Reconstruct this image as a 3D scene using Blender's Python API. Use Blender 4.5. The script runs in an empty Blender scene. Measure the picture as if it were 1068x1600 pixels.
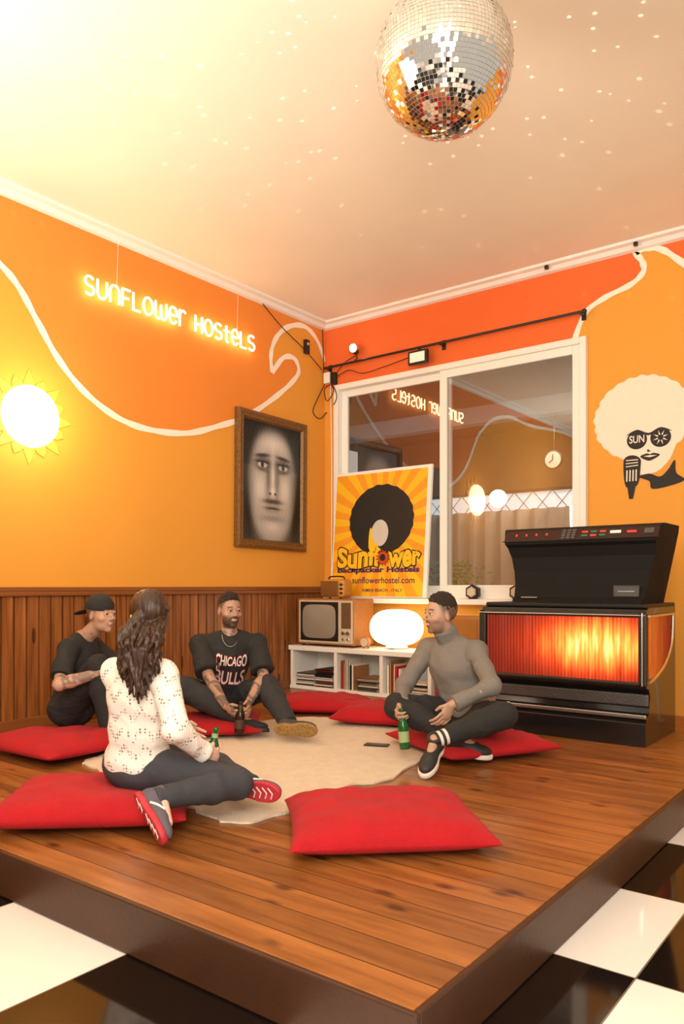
import bpy, bmesh, math, random
import numpy as np
from mathutils import Vector, Matrix
from mathutils.bvhtree import BVHTree
random.seed(7); RNG=np.random.RandomState(5)
SC=bpy.context.scene
COL=SC.collection
SC.view_settings.view_transform='Standard'
SC.view_settings.look='None'
A_=lambda *v: np.array(v,dtype=float)
def nz(v): v=np.asarray(v,float); return v/(np.linalg.norm(v)+1e-12)

# ------------------------------------------------------------ node helpers
class NT:
    def __init__(s,name):
        s.m=bpy.data.materials.new(name); s.m.use_nodes=True
        s.n=s.m.node_tree.nodes; s.l=s.m.node_tree.links
        s.b=s.n["Principled BSDF"]; s.out=s.n["Material Output"]
        s.tc=s.n.new("ShaderNodeTexCoord")
    def plug(s,a,sock):
        if hasattr(a,'is_output'): s.l.new(a,sock)
        elif a is not None:
            if isinstance(a,(tuple,list)) and len(a)==3 and sock.type=='RGBA': a=tuple(a)+(1,)
            sock.default_value=a
    def math(s,op,a,b=None,c=None,clamp=False):
        x=s.n.new("ShaderNodeMath"); x.operation=op; x.use_clamp=clamp
        s.plug(a,x.inputs[0])
        if b is not None: s.plug(b,x.inputs[1])
        if c is not None: s.plug(c,x.inputs[2])
        return x.outputs[0]
    def mix(s,f,a,b,mode='MIX'):
        x=s.n.new("ShaderNodeMix"); x.data_type='RGBA'; x.blend_type=mode
        s.plug(f,x.inputs[0]); s.plug(a,x.inputs[6]); s.plug(b,x.inputs[7]); return x.outputs[2]
    def mapping(s,scale=(1,1,1),loc=(0,0,0),vec=None):
        x=s.n.new("ShaderNodeMapping"); s.l.new(vec or s.tc.outputs['Object'],x.inputs[0])
        x.inputs['Scale'].default_value=scale; x.inputs['Location'].default_value=loc; return x.outputs[0]
    def noise(s,scale,vec=None,detail=3,rough=.55):
        x=s.n.new("ShaderNodeTexNoise"); s.l.new(vec or s.tc.outputs['Object'],x.inputs['Vector'])
        x.inputs['Scale'].default_value=scale; x.inputs['Detail'].default_value=detail; x.inputs['Roughness'].default_value=rough
        return x.outputs['Fac']
    def voro(s,scale,vec=None,feature='F1',rnd=1.0):
        x=s.n.new("ShaderNodeTexVoronoi"); x.feature=feature
        s.l.new(vec or s.tc.outputs['Object'],x.inputs['Vector']); x.inputs['Scale'].default_value=scale; x.inputs['Randomness'].default_value=rnd
        return x.outputs['Distance']
    def xyz(s,vec=None):
        x=s.n.new("ShaderNodeSeparateXYZ"); s.l.new(vec or s.tc.outputs['Object'],x.inputs[0]); return x.outputs
    def bump(s,h,strength=.3,dist=.01):
        x=s.n.new("ShaderNodeBump"); s.plug(h,x.inputs['Height']); x.inputs['Strength'].default_value=strength
        x.inputs['Distance'].default_value=dist; s.l.new(x.outputs[0],s.b.inputs['Normal'])
    def attr(s,name="Col"):
        x=s.n.new("ShaderNodeAttribute"); x.attribute_name=name; return x.outputs['Color']
    def base(s,c): s.plug(c,s.b.inputs['Base Color'])
    def set(s,**k):
        for a,v in k.items(): s.plug(v,s.b.inputs[a.replace('_',' ')])
def lin(r,g,b):
    f=lambda c:(c/255/12.92) if c/255<=.04045 else ((c/255+.055)/1.055)**2.4
    return (f(r),f(g),f(b))
def M(name,col,rough=.5,metal=0,ns=12,na=.12,bs=0,ba=0,attr=False,emis=None,es=0,sheen=0,coat=0,trans=0,spec=None):
    t=NT(name)
    src=t.attr() if attr else tuple(col)+(1,)
    n=t.noise(ns)
    v=t.math('MULTIPLY_ADD',n,2*na,1-na)
    cc=t.n.new("ShaderNodeCombineXYZ"); 
    for i in range(3): t.l.new(v,cc.inputs[i])
    t.base(t.mix(1.0,src,cc.outputs[0],'MULTIPLY'))
    t.set(Roughness=rough,Metallic=metal)
    if bs: t.bump(t.noise(bs),ba,.01)
    if emis: t.b.inputs['Emission Color'].default_value=tuple(emis)+(1,); t.b.inputs['Emission Strength'].default_value=es
    if sheen: t.b.inputs['Sheen Weight'].default_value=sheen; t.b.inputs['Sheen Roughness'].default_value=.4
    if coat: t.b.inputs['Coat Weight'].default_value=coat
    if trans: t.b.inputs['Transmission Weight'].default_value=trans
    if spec is not None: t.b.inputs['Specular IOR Level'].default_value=spec
    return t.m

# ------------------------------------------------------------ object helpers
WL={}
def empty(name,loc,**kw):
    o=bpy.data.objects.new(name,None); o.empty_display_size=.05; o.location=loc; COL.objects.link(o); WL[o]=A_(*loc)
    meta(o,kw); 
    if kw.get('parent') is not None: par(o,kw['parent'])
    return o
def par(o,p):
    o.parent=p; o.matrix_parent_inverse=Matrix.Translation(-Vector(WL[p]))
def meta(o,kw):
    for k in ('label','category','kind','group'):
        if kw.get(k): o[k]=kw[k]
def mkobj(name,V,F,mats,smooth=False,fm=None,colors=None,origin=None,parent=None,autosmooth=None,**kw):
    V=np.asarray(V,dtype=np.float64).reshape(-1,3)
    if origin is None:
        lo=V.min(0);hi=V.max(0); origin=A_((lo[0]+hi[0])/2,(lo[1]+hi[1])/2,lo[2])
    me=bpy.data.meshes.new(name)
    if isinstance(F,np.ndarray):
        nf=len(F); me.vertices.add(len(V)); me.vertices.foreach_set('co',(V-origin).astype(np.float32).ravel())
        me.loops.add(nf*4); me.loops.foreach_set('vertex_index',F.astype(np.int32).ravel())
        me.polygons.add(nf); me.polygons.foreach_set('loop_start',np.arange(0,nf*4,4,dtype=np.int32))
        me.update(calc_edges=True); me.validate()
    else:
        me.from_pydata([tuple(v) for v in (V-origin)],[],[tuple(f) for f in F]); me.update()
    if not isinstance(mats,(list,tuple)): mats=[mats]
    for m in mats: me.materials.append(m)
    if fm is not None: me.polygons.foreach_set('material_index',np.asarray(fm,dtype=np.int32))
    if smooth: me.polygons.foreach_set('use_smooth',np.ones(len(me.polygons),dtype=bool))
    if colors is not None:
        a=me.color_attributes.new("Col",'FLOAT_COLOR','POINT')
        c=np.ones((len(V),4),dtype=np.float32); c[:,:3]=colors; a.data.foreach_set('color',c.ravel())
    o=bpy.data.objects.new(name,me); o.location=origin; COL.objects.link(o); WL[o]=np.array(origin,float)
    if parent is not None: par(o,parent)
    meta(o,kw)
    return o
class MB:
    def __init__(s): s.V=[];s.F=[];s.m=[]
    def add(s,V,F,mi=0):
        o=len(s.V); s.V+= [tuple(v) for v in V]; s.F+=[tuple(i+o for i in f) for f in F]; s.m+=[mi]*len(F); return s
    def box(s,lo,hi,mi=0,bev=.004,R=None,piv=None,seg=2):
        bm=bmesh.new(); bmesh.ops.create_cube(bm,size=1)
        lo=A_(*lo);hi=A_(*hi);c=(lo+hi)/2;d=np.abs(hi-lo)
        for v in bm.verts: v.co=Vector((v.co.x*d[0],v.co.y*d[1],v.co.z*d[2]))
        b=min(bev,d.min()*.45)
        if b>0: bmesh.ops.bevel(bm,geom=bm.edges[:],offset=b,segments=seg,affect='EDGES',profile=.5)
        bm.verts.index_update()
        V=np.array([v.co[:] for v in bm.verts])+c; F=[[v.index for v in f.verts] for f in bm.faces]; bm.free()
        if R is not None:
            p=c if piv is None else A_(*piv); V=(V-p)@np.array(R).T+p
        return s.add(V,F,mi)
    def lathe(s,prof,base,axis=(0,0,1),mi=0,n=32,ref=None):
        ax=nz(axis); r=nz(np.cross(ax,(1,0,0) if abs(ax[0])<.9 else (0,1,0))) if ref is None else nz(ref); t=np.cross(ax,r)
        V=[];F=[]
        for (rad,h) in prof:
            for i in range(n):
                a=2*math.pi*i/n; V.append(A_(*base)+ax*h+rad*(math.cos(a)*r+math.sin(a)*t))
        for j in range(len(prof)-1):
            for i in range(n):
                F.append((j*n+i,j*n+(i+1)%n,(j+1)*n+(i+1)%n,(j+1)*n+i))
        F.append(tuple(range(n))[::-1]); F.append(tuple((len(prof)-1)*n+i for i in range(n)))
        return s.add(V,F,mi)
    def cyl(s,a,b,r,mi=0,r2=None,n=20):
        a=A_(*a);b=A_(*b);L=np.linalg.norm(b-a); r2=r if r2 is None else r2
        return s.lathe([(r,0),(r2,L)],a,b-a,mi,n)
    def tube(s,pts,r,mi=0,n=8):
        P=[A_(*p) for p in pts]
        if not hasattr(r,'__len__'):
            Q=[P[0]]
            for p in P[1:]:
                if np.linalg.norm(p-Q[-1])>1e-5: Q.append(p)
            P=Q
        V=[]; F=[]; up=None
        for i,p in enumerate(P):
            t=nz(nz(P[min(i+1,len(P)-1)]-p)+nz(p-P[max(i-1,0)]))
            if up is None: up=nz(np.cross(t,(0,0,1) if abs(t[2])<.9 else (1,0,0)))
            up=nz(up-t*np.dot(up,t)); w=np.cross(t,up)
            rr=r[i] if hasattr(r,'__len__') else r
            for k in range(n):
                a=2*math.pi*k/n; V.append(p+rr*(math.cos(a)*up+math.sin(a)*w))
        for j in range(len(P)-1):
            for i in range(n): F.append((j*n+i,j*n+(i+1)%n,(j+1)*n+(i+1)%n,(j+1)*n+i))
        F.append(tuple(range(n))[::-1]);F.append(tuple((len(P)-1)*n+i for i in range(n)))
        return s.add(V,F,mi)
    def ellip(s,c,r,mi=0,n=24,m=14,pw=1.0):
        V=[];F=[]
        for j in range(m+1):
            ph=-math.pi/2+math.pi*j/m; cz=math.cos(ph);sz=math.sin(ph)
            cz=abs(cz)**pw; sz=math.copysign(abs(sz)**pw,sz)
            for i in range(n):
                a=2*math.pi*i/n; V.append((c[0]+r[0]*cz*math.cos(a),c[1]+r[1]*cz*math.sin(a),c[2]+r[2]*sz))
        for j in range(m):
            for i in range(n): F.append((j*n+i,j*n+(i+1)%n,(j+1)*n+(i+1)%n,(j+1)*n+i))
        return s.add(V,F,mi)
    def prism(s,poly,fn,d0,d1,mi=0):
        n=len(poly); V=[fn(u,v,d0) for u,v in poly]+[fn(u,v,d1) for u,v in poly]
        F=[tuple(range(n))[::-1],tuple(range(n,2*n))]+[(i,(i+1)%n,n+(i+1)%n,n+i) for i in range(n)]
        return s.add(V,F,mi)
    def obj(s,name,mats,**kw):
        return mkobj(name,s.V,s.F,mats,fm=s.m,**kw)
def catmull(P,n=8,closed=False):
    P=[A_(*p) for p in P]; out=[]; N=len(P)
    rng=range(N) if closed else range(N-1)
    for i in rng:
        g=lambda j: P[j%N] if closed else P[min(max(j,0),N-1)]
        p0,p1,p2,p3=g(i-1),g(i),g(i+1),g(i+2)
        for k in range(n):
            t=k/n; out.append(.5*((2*p1)+(-p0+p2)*t+(2*p0-5*p1+4*p2-p3)*t*t+(-p0+3*p1-3*p2+p3)*t**3))
    if not closed: out.append(P[-1])
    return out
def rotz(a): c,s=math.cos(a),math.sin(a); return np.array([[c,-s,0],[s,c,0],[0,0,1]])
def text_geo(body,offset=0.0,extrude=0.0,sub=False):
    cu=bpy.data.curves.new("txt",'FONT'); cu.body=body; cu.size=1; cu.offset=offset; cu.extrude=extrude; cu.align_x='CENTER'; cu.resolution_u=4
    o=bpy.data.objects.new("txt",cu); COL.objects.link(o); bpy.context.view_layer.update()
    dg=bpy.context.evaluated_depsgraph_get(); me=bpy.data.meshes.new_from_object(o.evaluated_get(dg))
    bm=bmesh.new(); bm.from_mesh(me); bmesh.ops.triangulate(bm,faces=bm.faces[:])
    if sub: bmesh.ops.subdivide_edges(bm,edges=bm.edges[:],cuts=2,use_grid_fill=True)
    bm.verts.index_update()
    V=np.array([v.co[:] for v in bm.verts]); F=[[v.index for v in f.verts] for f in bm.faces]; bm.free()
    bpy.data.objects.remove(o); bpy.data.curves.remove(cu); bpy.data.meshes.remove(me)
    return V,F
def text_obj(name,body,c,X,Y,w,h,mat,parent=None,offset=0,lift=.002,ref=None,arc=0,wave=0,**kw):
    V,F=text_geo(body,offset,sub=wave>0); R,_=text_geo(body,0)
    lo=R.min(0);hi=R.max(0); cen=(lo+hi)/2
    U=(V[:,0]-cen[0])/(hi[0]-lo[0])*w; W=(V[:,1]-cen[1])/(hi[1]-lo[1])*h
    if wave>0: W=W*(1+.12*np.sin(U/w*9+1))+wave*np.sin(U/w*6.5)
    X=nz(X);Y=nz(Y);N=np.cross(X,Y)
    P=A_(*c)+U[:,None]*X+W[:,None]*Y+lift*N
    return mkobj(name,P,F,mat,parent=parent,**kw)

# ------------------------------------------------------------ materials
t=NT("wood_planks_floor")
X,Y,Z=t.xyz()
row=t.math('DIVIDE',Y,.132); fl=t.math('FLOOR',row); fr=t.math('FRACT',row)
wn=t.n.new("ShaderNodeTexWhiteNoise"); wn.noise_dimensions='1D'; t.l.new(fl,wn.inputs['W'])
gv=t.n.new("ShaderNodeCombineXYZ"); t.l.new(t.math('MULTIPLY_ADD',wn.outputs[0],7.0,t.math('MULTIPLY',X,1.1)),gv.inputs[0]); t.l.new(t.math('MULTIPLY',Y,9),gv.inputs[1])
g=t.noise(1.6,gv.outputs[0],5,.6)
kv=t.n.new("ShaderNodeCombineXYZ"); t.l.new(t.math('MULTIPLY_ADD',wn.outputs[0],9.0,t.math('MULTIPLY',X,3.6)),kv.inputs[0]); t.l.new(t.math('MULTIPLY',Y,7.6),kv.inputs[1])
kn=t.voro(1.0,kv.outputs[0]); knm=t.math('MULTIPLY_ADD',kn,-8.0,1.6,clamp=True)
ra=t.n.new("ShaderNodeValToRGB"); t.l.new(g,ra.inputs[0]); ra.color_ramp.elements[0].position=.28; ra.color_ramp.elements[0].color=lin(112,64,26)+(1,); ra.color_ramp.elements[1].position=.72; ra.color_ramp.elements[1].color=lin(176,112,56)+(1,)
tone=t.math('MULTIPLY_ADD',wn.outputs[0],.32,.78)
cx=t.n.new("ShaderNodeCombineXYZ"); [t.l.new(tone,cx.inputs[i]) for i in range(3)]
c=t.mix(1.0,ra.outputs[0],cx.outputs[0],'MULTIPLY')
c=t.mix(t.math('MULTIPLY',knm,.8),c,lin(56,26,10))
seam=t.math('GREATER_THAN',t.math('ABSOLUTE',t.math('SUBTRACT',fr,.5)),.482)
c=t.mix(t.math('MULTIPLY',seam,.85),c,lin(40,20,9)); t.base(c); t.set(Roughness=t.math('MULTIPLY_ADD',g,.22,.24))
t.bump(t.math('SUBTRACT',g,t.math('MULTIPLY',seam,2.0)),.12,.004)
m_plank=t.m
m_edge=M("dark_edge_wood",lin(66,38,22),.42,ns=6,na=.25,bs=40,ba=.1)
t=NT("wainscot_wood")
X,Y,Z=t.xyz()
gv=t.mapping((20,20,1.2)); g=t.noise(1.3,gv,5,.6)
bf=t.math('ABSOLUTE',t.math('SUBTRACT',t.math('FRACT',t.math('DIVIDE',t.math('ADD',Y,4.464),.093)),.5)); gr_=t.math('GREATER_THAN',bf,.44)
ra=t.n.new("ShaderNodeValToRGB"); t.l.new(g,ra.inputs[0]); ra.color_ramp.elements[0].position=.3; ra.color_ramp.elements[0].color=lin(104,56,22)+(1,); ra.color_ramp.elements[1].position=.72; ra.color_ramp.elements[1].color=lin(180,110,54)+(1,)
kn=t.voro(1.0,t.mapping((9,9,2.2))); c=t.mix(t.math('MULTIPLY',t.math('LESS_THAN',kn,.13),.75),ra.outputs[0],lin(50,24,10))
c=t.mix(t.math('MULTIPLY',gr_,.55),c,lin(60,28,12))
t.base(c); t.set(Roughness=.36); t.bump(g,.1,.003); m_wains=t.m
t=NT("wainscot_cap_wood"); g=t.noise(1.3,t.mapping((20,1.2,20)),5,.6); t.base(t.mix(g,lin(100,54,22),lin(160,96,46))); t.set(Roughness=.36); m_wcap=t.m
def wallmat(name,col):
    t=NT(name); n=t.noise(1.2,detail=2); n2=t.noise(180,detail=2)
    t.base(t.mix(n,tuple(x*.94 for x in col),tuple(min(1,x*1.05) for x in col))); t.set(Roughness=.75); t.bump(n2,.12,.002); return t.m
m_amber=wallmat("amber_wall_paint",lin(232,160,58)); m_orange=wallmat("orange_wall_paint",lin(235,140,52))
m_orange2=wallmat("deep_orange_wall_paint",lin(236,108,44))
m_ceil=wallmat("ceiling_paint",lin(247,240,224)); m_white=M("white_paint",lin(242,238,230),.45,na=.03,ns=5)
t=NT("checker_tiles")
ck=t.n.new("ShaderNodeTexChecker"); S_=1/.665
xx=t.xyz(); cb=t.n.new("ShaderNodeCombineXYZ")
tx=t.math('MULTIPLY',t.math('ADD',xx[0],-2.325+6.65+3.45),S_); ty=t.math('MULTIPLY',t.math('ADD',xx[1],5.26+13.3-4.5),S_)
t.l.new(tx,cb.inputs[0]); t.l.new(ty,cb.inputs[1]); cb.inputs[2].default_value=.5
t.l.new(cb.outputs[0],ck.inputs[0]); ck.inputs['Scale'].default_value=1.0
ck.inputs['Color1'].default_value=lin(22,16,14)+(1,); ck.inputs['Color2'].default_value=lin(240,234,228)+(1,)
gx=t.math('GREATER_THAN',t.math('ABSOLUTE',t.math('SUBTRACT',t.math('FRACT',tx),.5)),.496)
gy=t.math('GREATER_THAN',t.math('ABSOLUTE',t.math('SUBTRACT',t.math('FRACT',ty),.5)),.496)
t.base(t.mix(t.math('MAXIMUM',gx,gy),ck.outputs[0],lin(120,105,95))); t.set(Roughness=.07); m_tile=t.m
m_velvet=M("red_plush_fabric",(.44,.002,.008),.9,ns=9,na=.22,bs=220,ba=.5,sheen=.03)
m_rug=M("cream_rug_wool",lin(226,211,190),.95,ns=14,na=.12,bs=110,ba=1.0)
m_black=M("black_plastic",(.012,.011,.011),.35,ns=20)
m_gloss=M("black_gloss",(.01,.009,.009),.16,ns=8,coat=.3)
m_chrome=M("chrome",(.75,.72,.68),.18,1,na=.05)
m_dmetal=M("dark_metal",(.05,.045,.04),.4,.8)
m_glow_neon=M("neon_glow",(1,.9,.7),.4,emis=(1,.80,.46),es=7)
m_glow_sun=M("sun_lamp_glow",(1,.9,.6),.4,emis=(1,.86,.50),es=6,ns=3,na=.02)
m_petal=M("yellow_petal_glow",lin(236,176,66),.6,emis=(1,.66,.10),es=.06,ns=4,na=.1)
m_glow_lamp=M("opal_lamp_glow",(1,.95,.8),.3,emis=(1,.84,.56),es=2.4,ns=3,na=.02)
m_screen=M("grey_crt_screen",lin(150,140,125),.12,ns=2,na=.1,coat=.6)
m_tvwood=M("tan_wood_veneer",lin(168,108,54),.4,ns=18,na=.2)
m_cream=M("cream_plastic",lin(205,190,165),.45)
m_yel=M("yellow_plastic",lin(200,140,50),.4)

# ------------------------------------------------------------ setting
H=3.72
ST=dict(kind="structure")
wave=[(-9,3.30),(-7,3.62),(-5.2,3.52),(-4.4,3.52),(-3.85,3.38),(-3.53,3.18),(-3.39,3.06),(-3.25,2.86),(-3.09,2.64),(-2.88,2.45),(-2.6,2.31),(-2.29,2.26),(-1.89,2.29),(-1.52,2.41),(-1.16,2.56),(-.76,2.82),(-.5,3.03),(-.42,3.15),(-.49,3.25),(-.65,3.22),(-.81,3.04)]
wave_b=[(-.81,3.04),(-.83,3.2),(-.76,3.38),(-.58,3.54),(-.33,3.61),(-.13,3.52),(0,3.33)]
W1=[p for p in catmull(wave,8)]+[p for p in catmull(wave_b,8)][1:]
def fan_ngon_wall(polys,fn):
    V=[];F=[];m=[]
    for poly,mi in polys:
        o=len(V); V+=[fn(u,v) for u,v in poly]; F.append(tuple(range(o,o+len(poly)))); m.append(mi)
    return V,F,m
up=[tuple(p) for p in W1]+[(0,H),(-9,H)]
dn=[(-9,-.17),(0,-.17)]+[tuple(p) for p in W1][::-1]
V,F,fm=fan_ngon_wall([(up,1),(dn,0)],lambda u,v:(0,u,v))
wall_left=mkobj("wall_left",V,F,[m_amber,m_orange],fm=fm,**ST)
def ribbon(pts,w,fn,name,mat,**kw):
    V=[];F=[]
    P=[A_(*p) for p in pts]
    for i,p in enumerate(P):
        tt=nz(P[min(i+1,len(P)-1)]-P[max(i-1,0)]); n=A_(-tt[1],tt[0])*w/2*(1+.12*math.sin(i*.9))
        V+= [fn(*(p+n)),fn(*(p-n))]
    for i in range(len(P)-1): F.append((2*i,2*i+1,2*i+3,2*i+2))
    return mkobj(name,V,F,mat,**kw)
m_line=M("white_line_paint",lin(252,242,226),.7,na=.03)
ribbon(W1[:8*20+1],.05,lambda u,v:(.003,u,v),"painted_line",m_line,parent=wall_left)
ribbon(W1[8*20:],.05,lambda u,v:(.0032,u,v),"painted_line",m_line,parent=wall_left)
wave2=[(2.66,3.05),(2.75,3.25),(2.91,3.34),(3.12,3.4),(3.215,3.48),(3.2,3.57),(3.15,3.64),(3.24,3.655),(3.36,3.61),(3.51,3.47),(3.9,3.1),(4.6,2.95),(6,3.2),(7,3.2)]
W2=[tuple(p) for p in catmull(wave2[:7],8)]+[tuple(p) for p in catmull(wave2[6:],8)][1:]
WX0,WX1,WZ0,WZ1=.15,2.77,.88,3.05
polys=[([(0,WZ1),(2.655,WZ1)]+W2[1:]+[(7,H),(0,H)],1),
       ([(WX1,-.17),(7,-.17)]+W2[::-1][:-1]+[(2.665,WZ1),(WX1,WZ1)],0),
       ([(0,-.17),(WX0,-.17),(WX0,WZ1),(0,WZ1)],0),([(WX0,-.17),(WX1,-.17),(WX1,WZ0),(WX0,WZ0)],0)]
V,F,fm=fan_ngon_wall(polys,lambda u,v:(u,0,v))
wall_back=mkobj("wall_back",V,F,[m_amber,m_orange2],fm=fm,**ST)
ribbon(W2,.045,lambda u,v:(u,-.003,v),"painted_line",m_line,parent=wall_back)
MB().box((-.1,-9,H),(7,.1,H+.08),0,0).obj("ceiling",[m_ceil],**ST)
MB().box((-.1,-9,-.25),(7,.0,-.17),0,0).obj("floor",[m_tile],**ST)
mb=MB(); 
mb.prism([(0,H),(.09,H),(.085,H-.02),(.05,H-.03),(.03,H-.06),(.0,H-.07)],lambda u,v,d:(u,d,v),-9,0); mb.obj("trim_1",[m_white],**ST)
mb=MB(); mb.prism([(0,H),(.09,H),(.085,H-.02),(.05,H-.03),(.03,H-.06),(.0,H-.07)],lambda u,v,d:(d,-u,v),0,7); mb.obj("trim_2",[m_white],**ST)
bw=.093; pts=[]; yy=-.0
while yy>-8.9:
    pts+=[(.008,yy),(.024,yy-.007),(.024,yy-bw+.007),(.008,yy-bw)]; yy-=bw
pts=[(0.0,0.0)]+pts+[(0.0,yy)]
V=[(x,y,0.0) for x,y in pts]+[(x,y,.93) for x,y in pts]; n=len(pts)
F=[(i,i+1,n+i+1,n+i) for i in range(n-1)]
mkobj("trim_3",V,F,[m_wains],**ST)
mb=MB(); mb.box((0,-8.9,.925),(.05,0,.955),0,.006); mb.box((0,-8.9,.955),(.035,0,.99),0,.006); mb.obj("trim_4",[m_wcap],**ST)
MB().box((0,-8.9,0),(.034,0,.08),0,.005).obj("baseboard_left",[m_wcap],**ST)

# platform
pf=empty("wooden_platform",(2.03,-2.4,-.17),label="low varnished brown plank stage platform on tiled floor",category="platform")
MB().box((0.026,-4.70,-.168),(4.01,-.012,-.03),0,0).obj("platform_base",[m_edge],parent=pf)
MB().box((0.026,-4.74,-.03),(4.05,-.012,0),0,.003).obj("plank_deck",[m_plank],parent=pf)
mb=MB(); mb.box((0.026,-4.76,-.168),(4.07,-4.74,.001),0,.006); mb.box((4.05,-4.74,-.168),(4.07,-.012,.001),0,.006)
mb.obj("edge_board",[m_edge],parent=pf,label="dark brown edge board")

# window 1
win=empty("window_1",(1.46,0,WZ0),**ST)
def frame(mb,x0,x1,z0,z1,w,y0,y1):
    mb.box((x0,y0,z0),(x0+w,y1,z1),0,.006); mb.box((x1-w,y0,z0),(x1,y1,z1),0,.006)
    mb.box((x0+w,y0,z0),(x1-w,y1,z0+w),0,.006); mb.box((x0+w,y0,z1-w),(x1-w,y1,z1),0,.006)
mb=MB(); frame(mb,WX0,WX1,WZ0,WZ1,.055,-.05,.09); mb.obj("window_frame",[m_white],parent=win)
mb=MB(); frame(mb,WX0+.05,1.47,WZ0+.05,WZ1-.05,.07,.03,.07); mb.obj("window_sash",[m_white],parent=win)
mb=MB(); frame(mb,1.38,WX1-.05,WZ0+.05,WZ1-.05,.075,-.02,.025); mb.obj("window_sash",[m_white],parent=win)
t=NT("window_glass"); 
tr=t.n.new("ShaderNodeBsdfTransparent"); gl=t.n.new("ShaderNodeBsdfGlossy"); gl.inputs['Roughness'].default_value=.0; gl.inputs['Color'].default_value=(1,1,1,1)
tn=t.noise(2.0); tr.inputs['Color'].default_value=(.8,.82,.82,1)
lw=t.n.new("ShaderNodeFresnel"); lw.inputs[0].default_value=1.5
mx=t.n.new("ShaderNodeMixShader"); t.l.new(t.math('ADD',t.math('MULTIPLY_ADD',lw.outputs[0],1.3,.12),t.math('MULTIPLY',tn,.01)),mx.inputs[0]); t.l.new(tr.outputs[0],mx.inputs[1]); t.l.new(gl.outputs[0],mx.inputs[2]); t.l.new(mx.outputs[0],t.out.inputs[0]); m_glass=t.m
mkobj("glass_pane",[(WX0+.1,.05,WZ0+.1),(1.42,.05,WZ0+.1),(1.42,.05,WZ1-.1),(WX0+.1,.05,WZ1-.1)],[(0,1,2,3)],m_glass,parent=win)
mkobj("glass_pane",[(1.44,.002,WZ0+.11),(WX1-.11,.002,WZ0+.11),(WX1-.11,.002,WZ1-.11),(1.44,.002,WZ1-.11)],[(0,1,2,3)],m_glass,parent=win)
MB().box((WX0-.02,-.2,WZ0-.05),(WX1+.02,-.001,WZ0),0,.006).obj("window_sill",[m_white],parent=win)

# room behind the window
m_dkw=M("dark_brown_boarding",lin(112,70,50),.7,ns=3,na=.3)
m_grey=M("grey_cloth",lin(178,165,150),.9,ns=2.5,na=.2)
m_day=M("daylight_glow",(1,1,1),.5,emis=(.9,.95,1),es=.55)
MB().box((-2.5,.1,3.2),(6,4.2,3.3),0,0).obj("ceiling",[m_dkw],**ST)
MB().box((-2.5,.12,-.2),(6,4.2,-.1),0,0).obj("floor",[M("dark_paving",lin(110,90,75),.8)],**ST)
MB().box((-2.5,4.0,-.2),(6,4.1,3.3),0,0).obj("wall_far",[m_dkw],**ST)
MB().box((-2.5,1.0,2.70),(6,1.15,2.88),0,.01).obj("trim_5",[M("blue_grey_beam",lin(140,148,160),.6)],**ST)
w2=empty("window_2",(0,3.9,2.0),**ST)
MB().box((-2.2,3.93,2.0),(4.5,3.96,2.32),0,0).obj("glass_pane",[m_day],parent=w2)
mb=MB()
for i in range(24):
    x=-2.2+i*.28; mb.tube([(x,3.9,2.0),(x+.28,3.9,2.32)],.005); mb.tube([(x+.28,3.9,2.0),(x,3.9,2.32)],.005)
mb.box((-2.2,3.88,1.97),(4.5,3.93,2.01)); mb.box((-2.2,3.88,2.31),(4.5,3.93,2.35)); mb.obj("window_lattice",[m_dmetal],parent=w2)
V=[];F=[]
for i in range(161):
    x=-.9+4.2*i/160; yv=3.0+.05*math.sin(i*.75)+.02*math.sin(i*2.1)
    V+=[(x,yv,.3),(x,yv,1.98)]
F=[(2*i,2*i+2,2*i+3,2*i+1) for i in range(160)]
mkobj("curtain",V,F,m_grey,smooth=True,label="pleated grey beige curtain behind the window glass",category="curtain")
wc=empty("wall_clock",(1.15,3.3,2.5),label="round white wall clock seen through the glass",category="clock")
mb=MB(); mb.lathe([(.115,0),(.125,.01),(.125,.03),(.11,.04)],(1.15,3.3,2.62),(0,-1,0)); mb.obj("clock_body",[m_dmetal],parent=wc)
mb=MB(); mb.lathe([(.105,0),(.105,.003)],(1.15,3.258,2.62),(0,-1,0)); mb.obj("clock_dial",[m_cream],parent=wc)
mb=MB(); mb.tube([(1.15,3.25,2.62),(1.15,3.25,2.69)],.006); mb.tube([(1.15,3.25,2.62),(1.10,3.25,2.585)],.006); mb.obj("clock_hand",[m_black],parent=wc)
mb=MB(); mb.cyl((1.15,3.3,2.73),(1.15,3.3,3.2),.01); mb.obj("hanging_rod",[m_dmetal],parent=wc)
mb=MB(); rs=np.random.RandomState(2)
for i in range(260):
    p=A_(1.12+rs.randn()*.15,.75+rs.randn()*.1,.95+rs.rand()*.28); a=rs.rand()*6.28; v=A_(math.cos(a),math.sin(a)*.5,rs.rand()*.9-.2)*.06; w_=nz(np.cross(v,(rs.randn(),rs.randn(),1)))*.014
    mb.add([p,p+v*.5+w_,p+v,p+v*.5-w_],[(0,1,2,3)])
sb_=empty("potted_shrub",(1.12,.75,-.1),label="leafy green potted shrub standing behind the window",category="plant")
mb.obj("foliage",[M("green_leaves",(.12,.32,.05),.6,ns=20,na=.5)],parent=sb_)
mb=MB(); mb.cyl((1.12,.75,.3),(1.12,.75,1.05),.02); mb.obj("stem",[m_dkw],parent=sb_)
mb=MB(); mb.lathe([(.13,0),(.18,.35),(.19,.40)],(1.12,.75,-.1)); mb.obj("pot",[M("terracotta",lin(170,95,60),.8)],parent=sb_)

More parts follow.
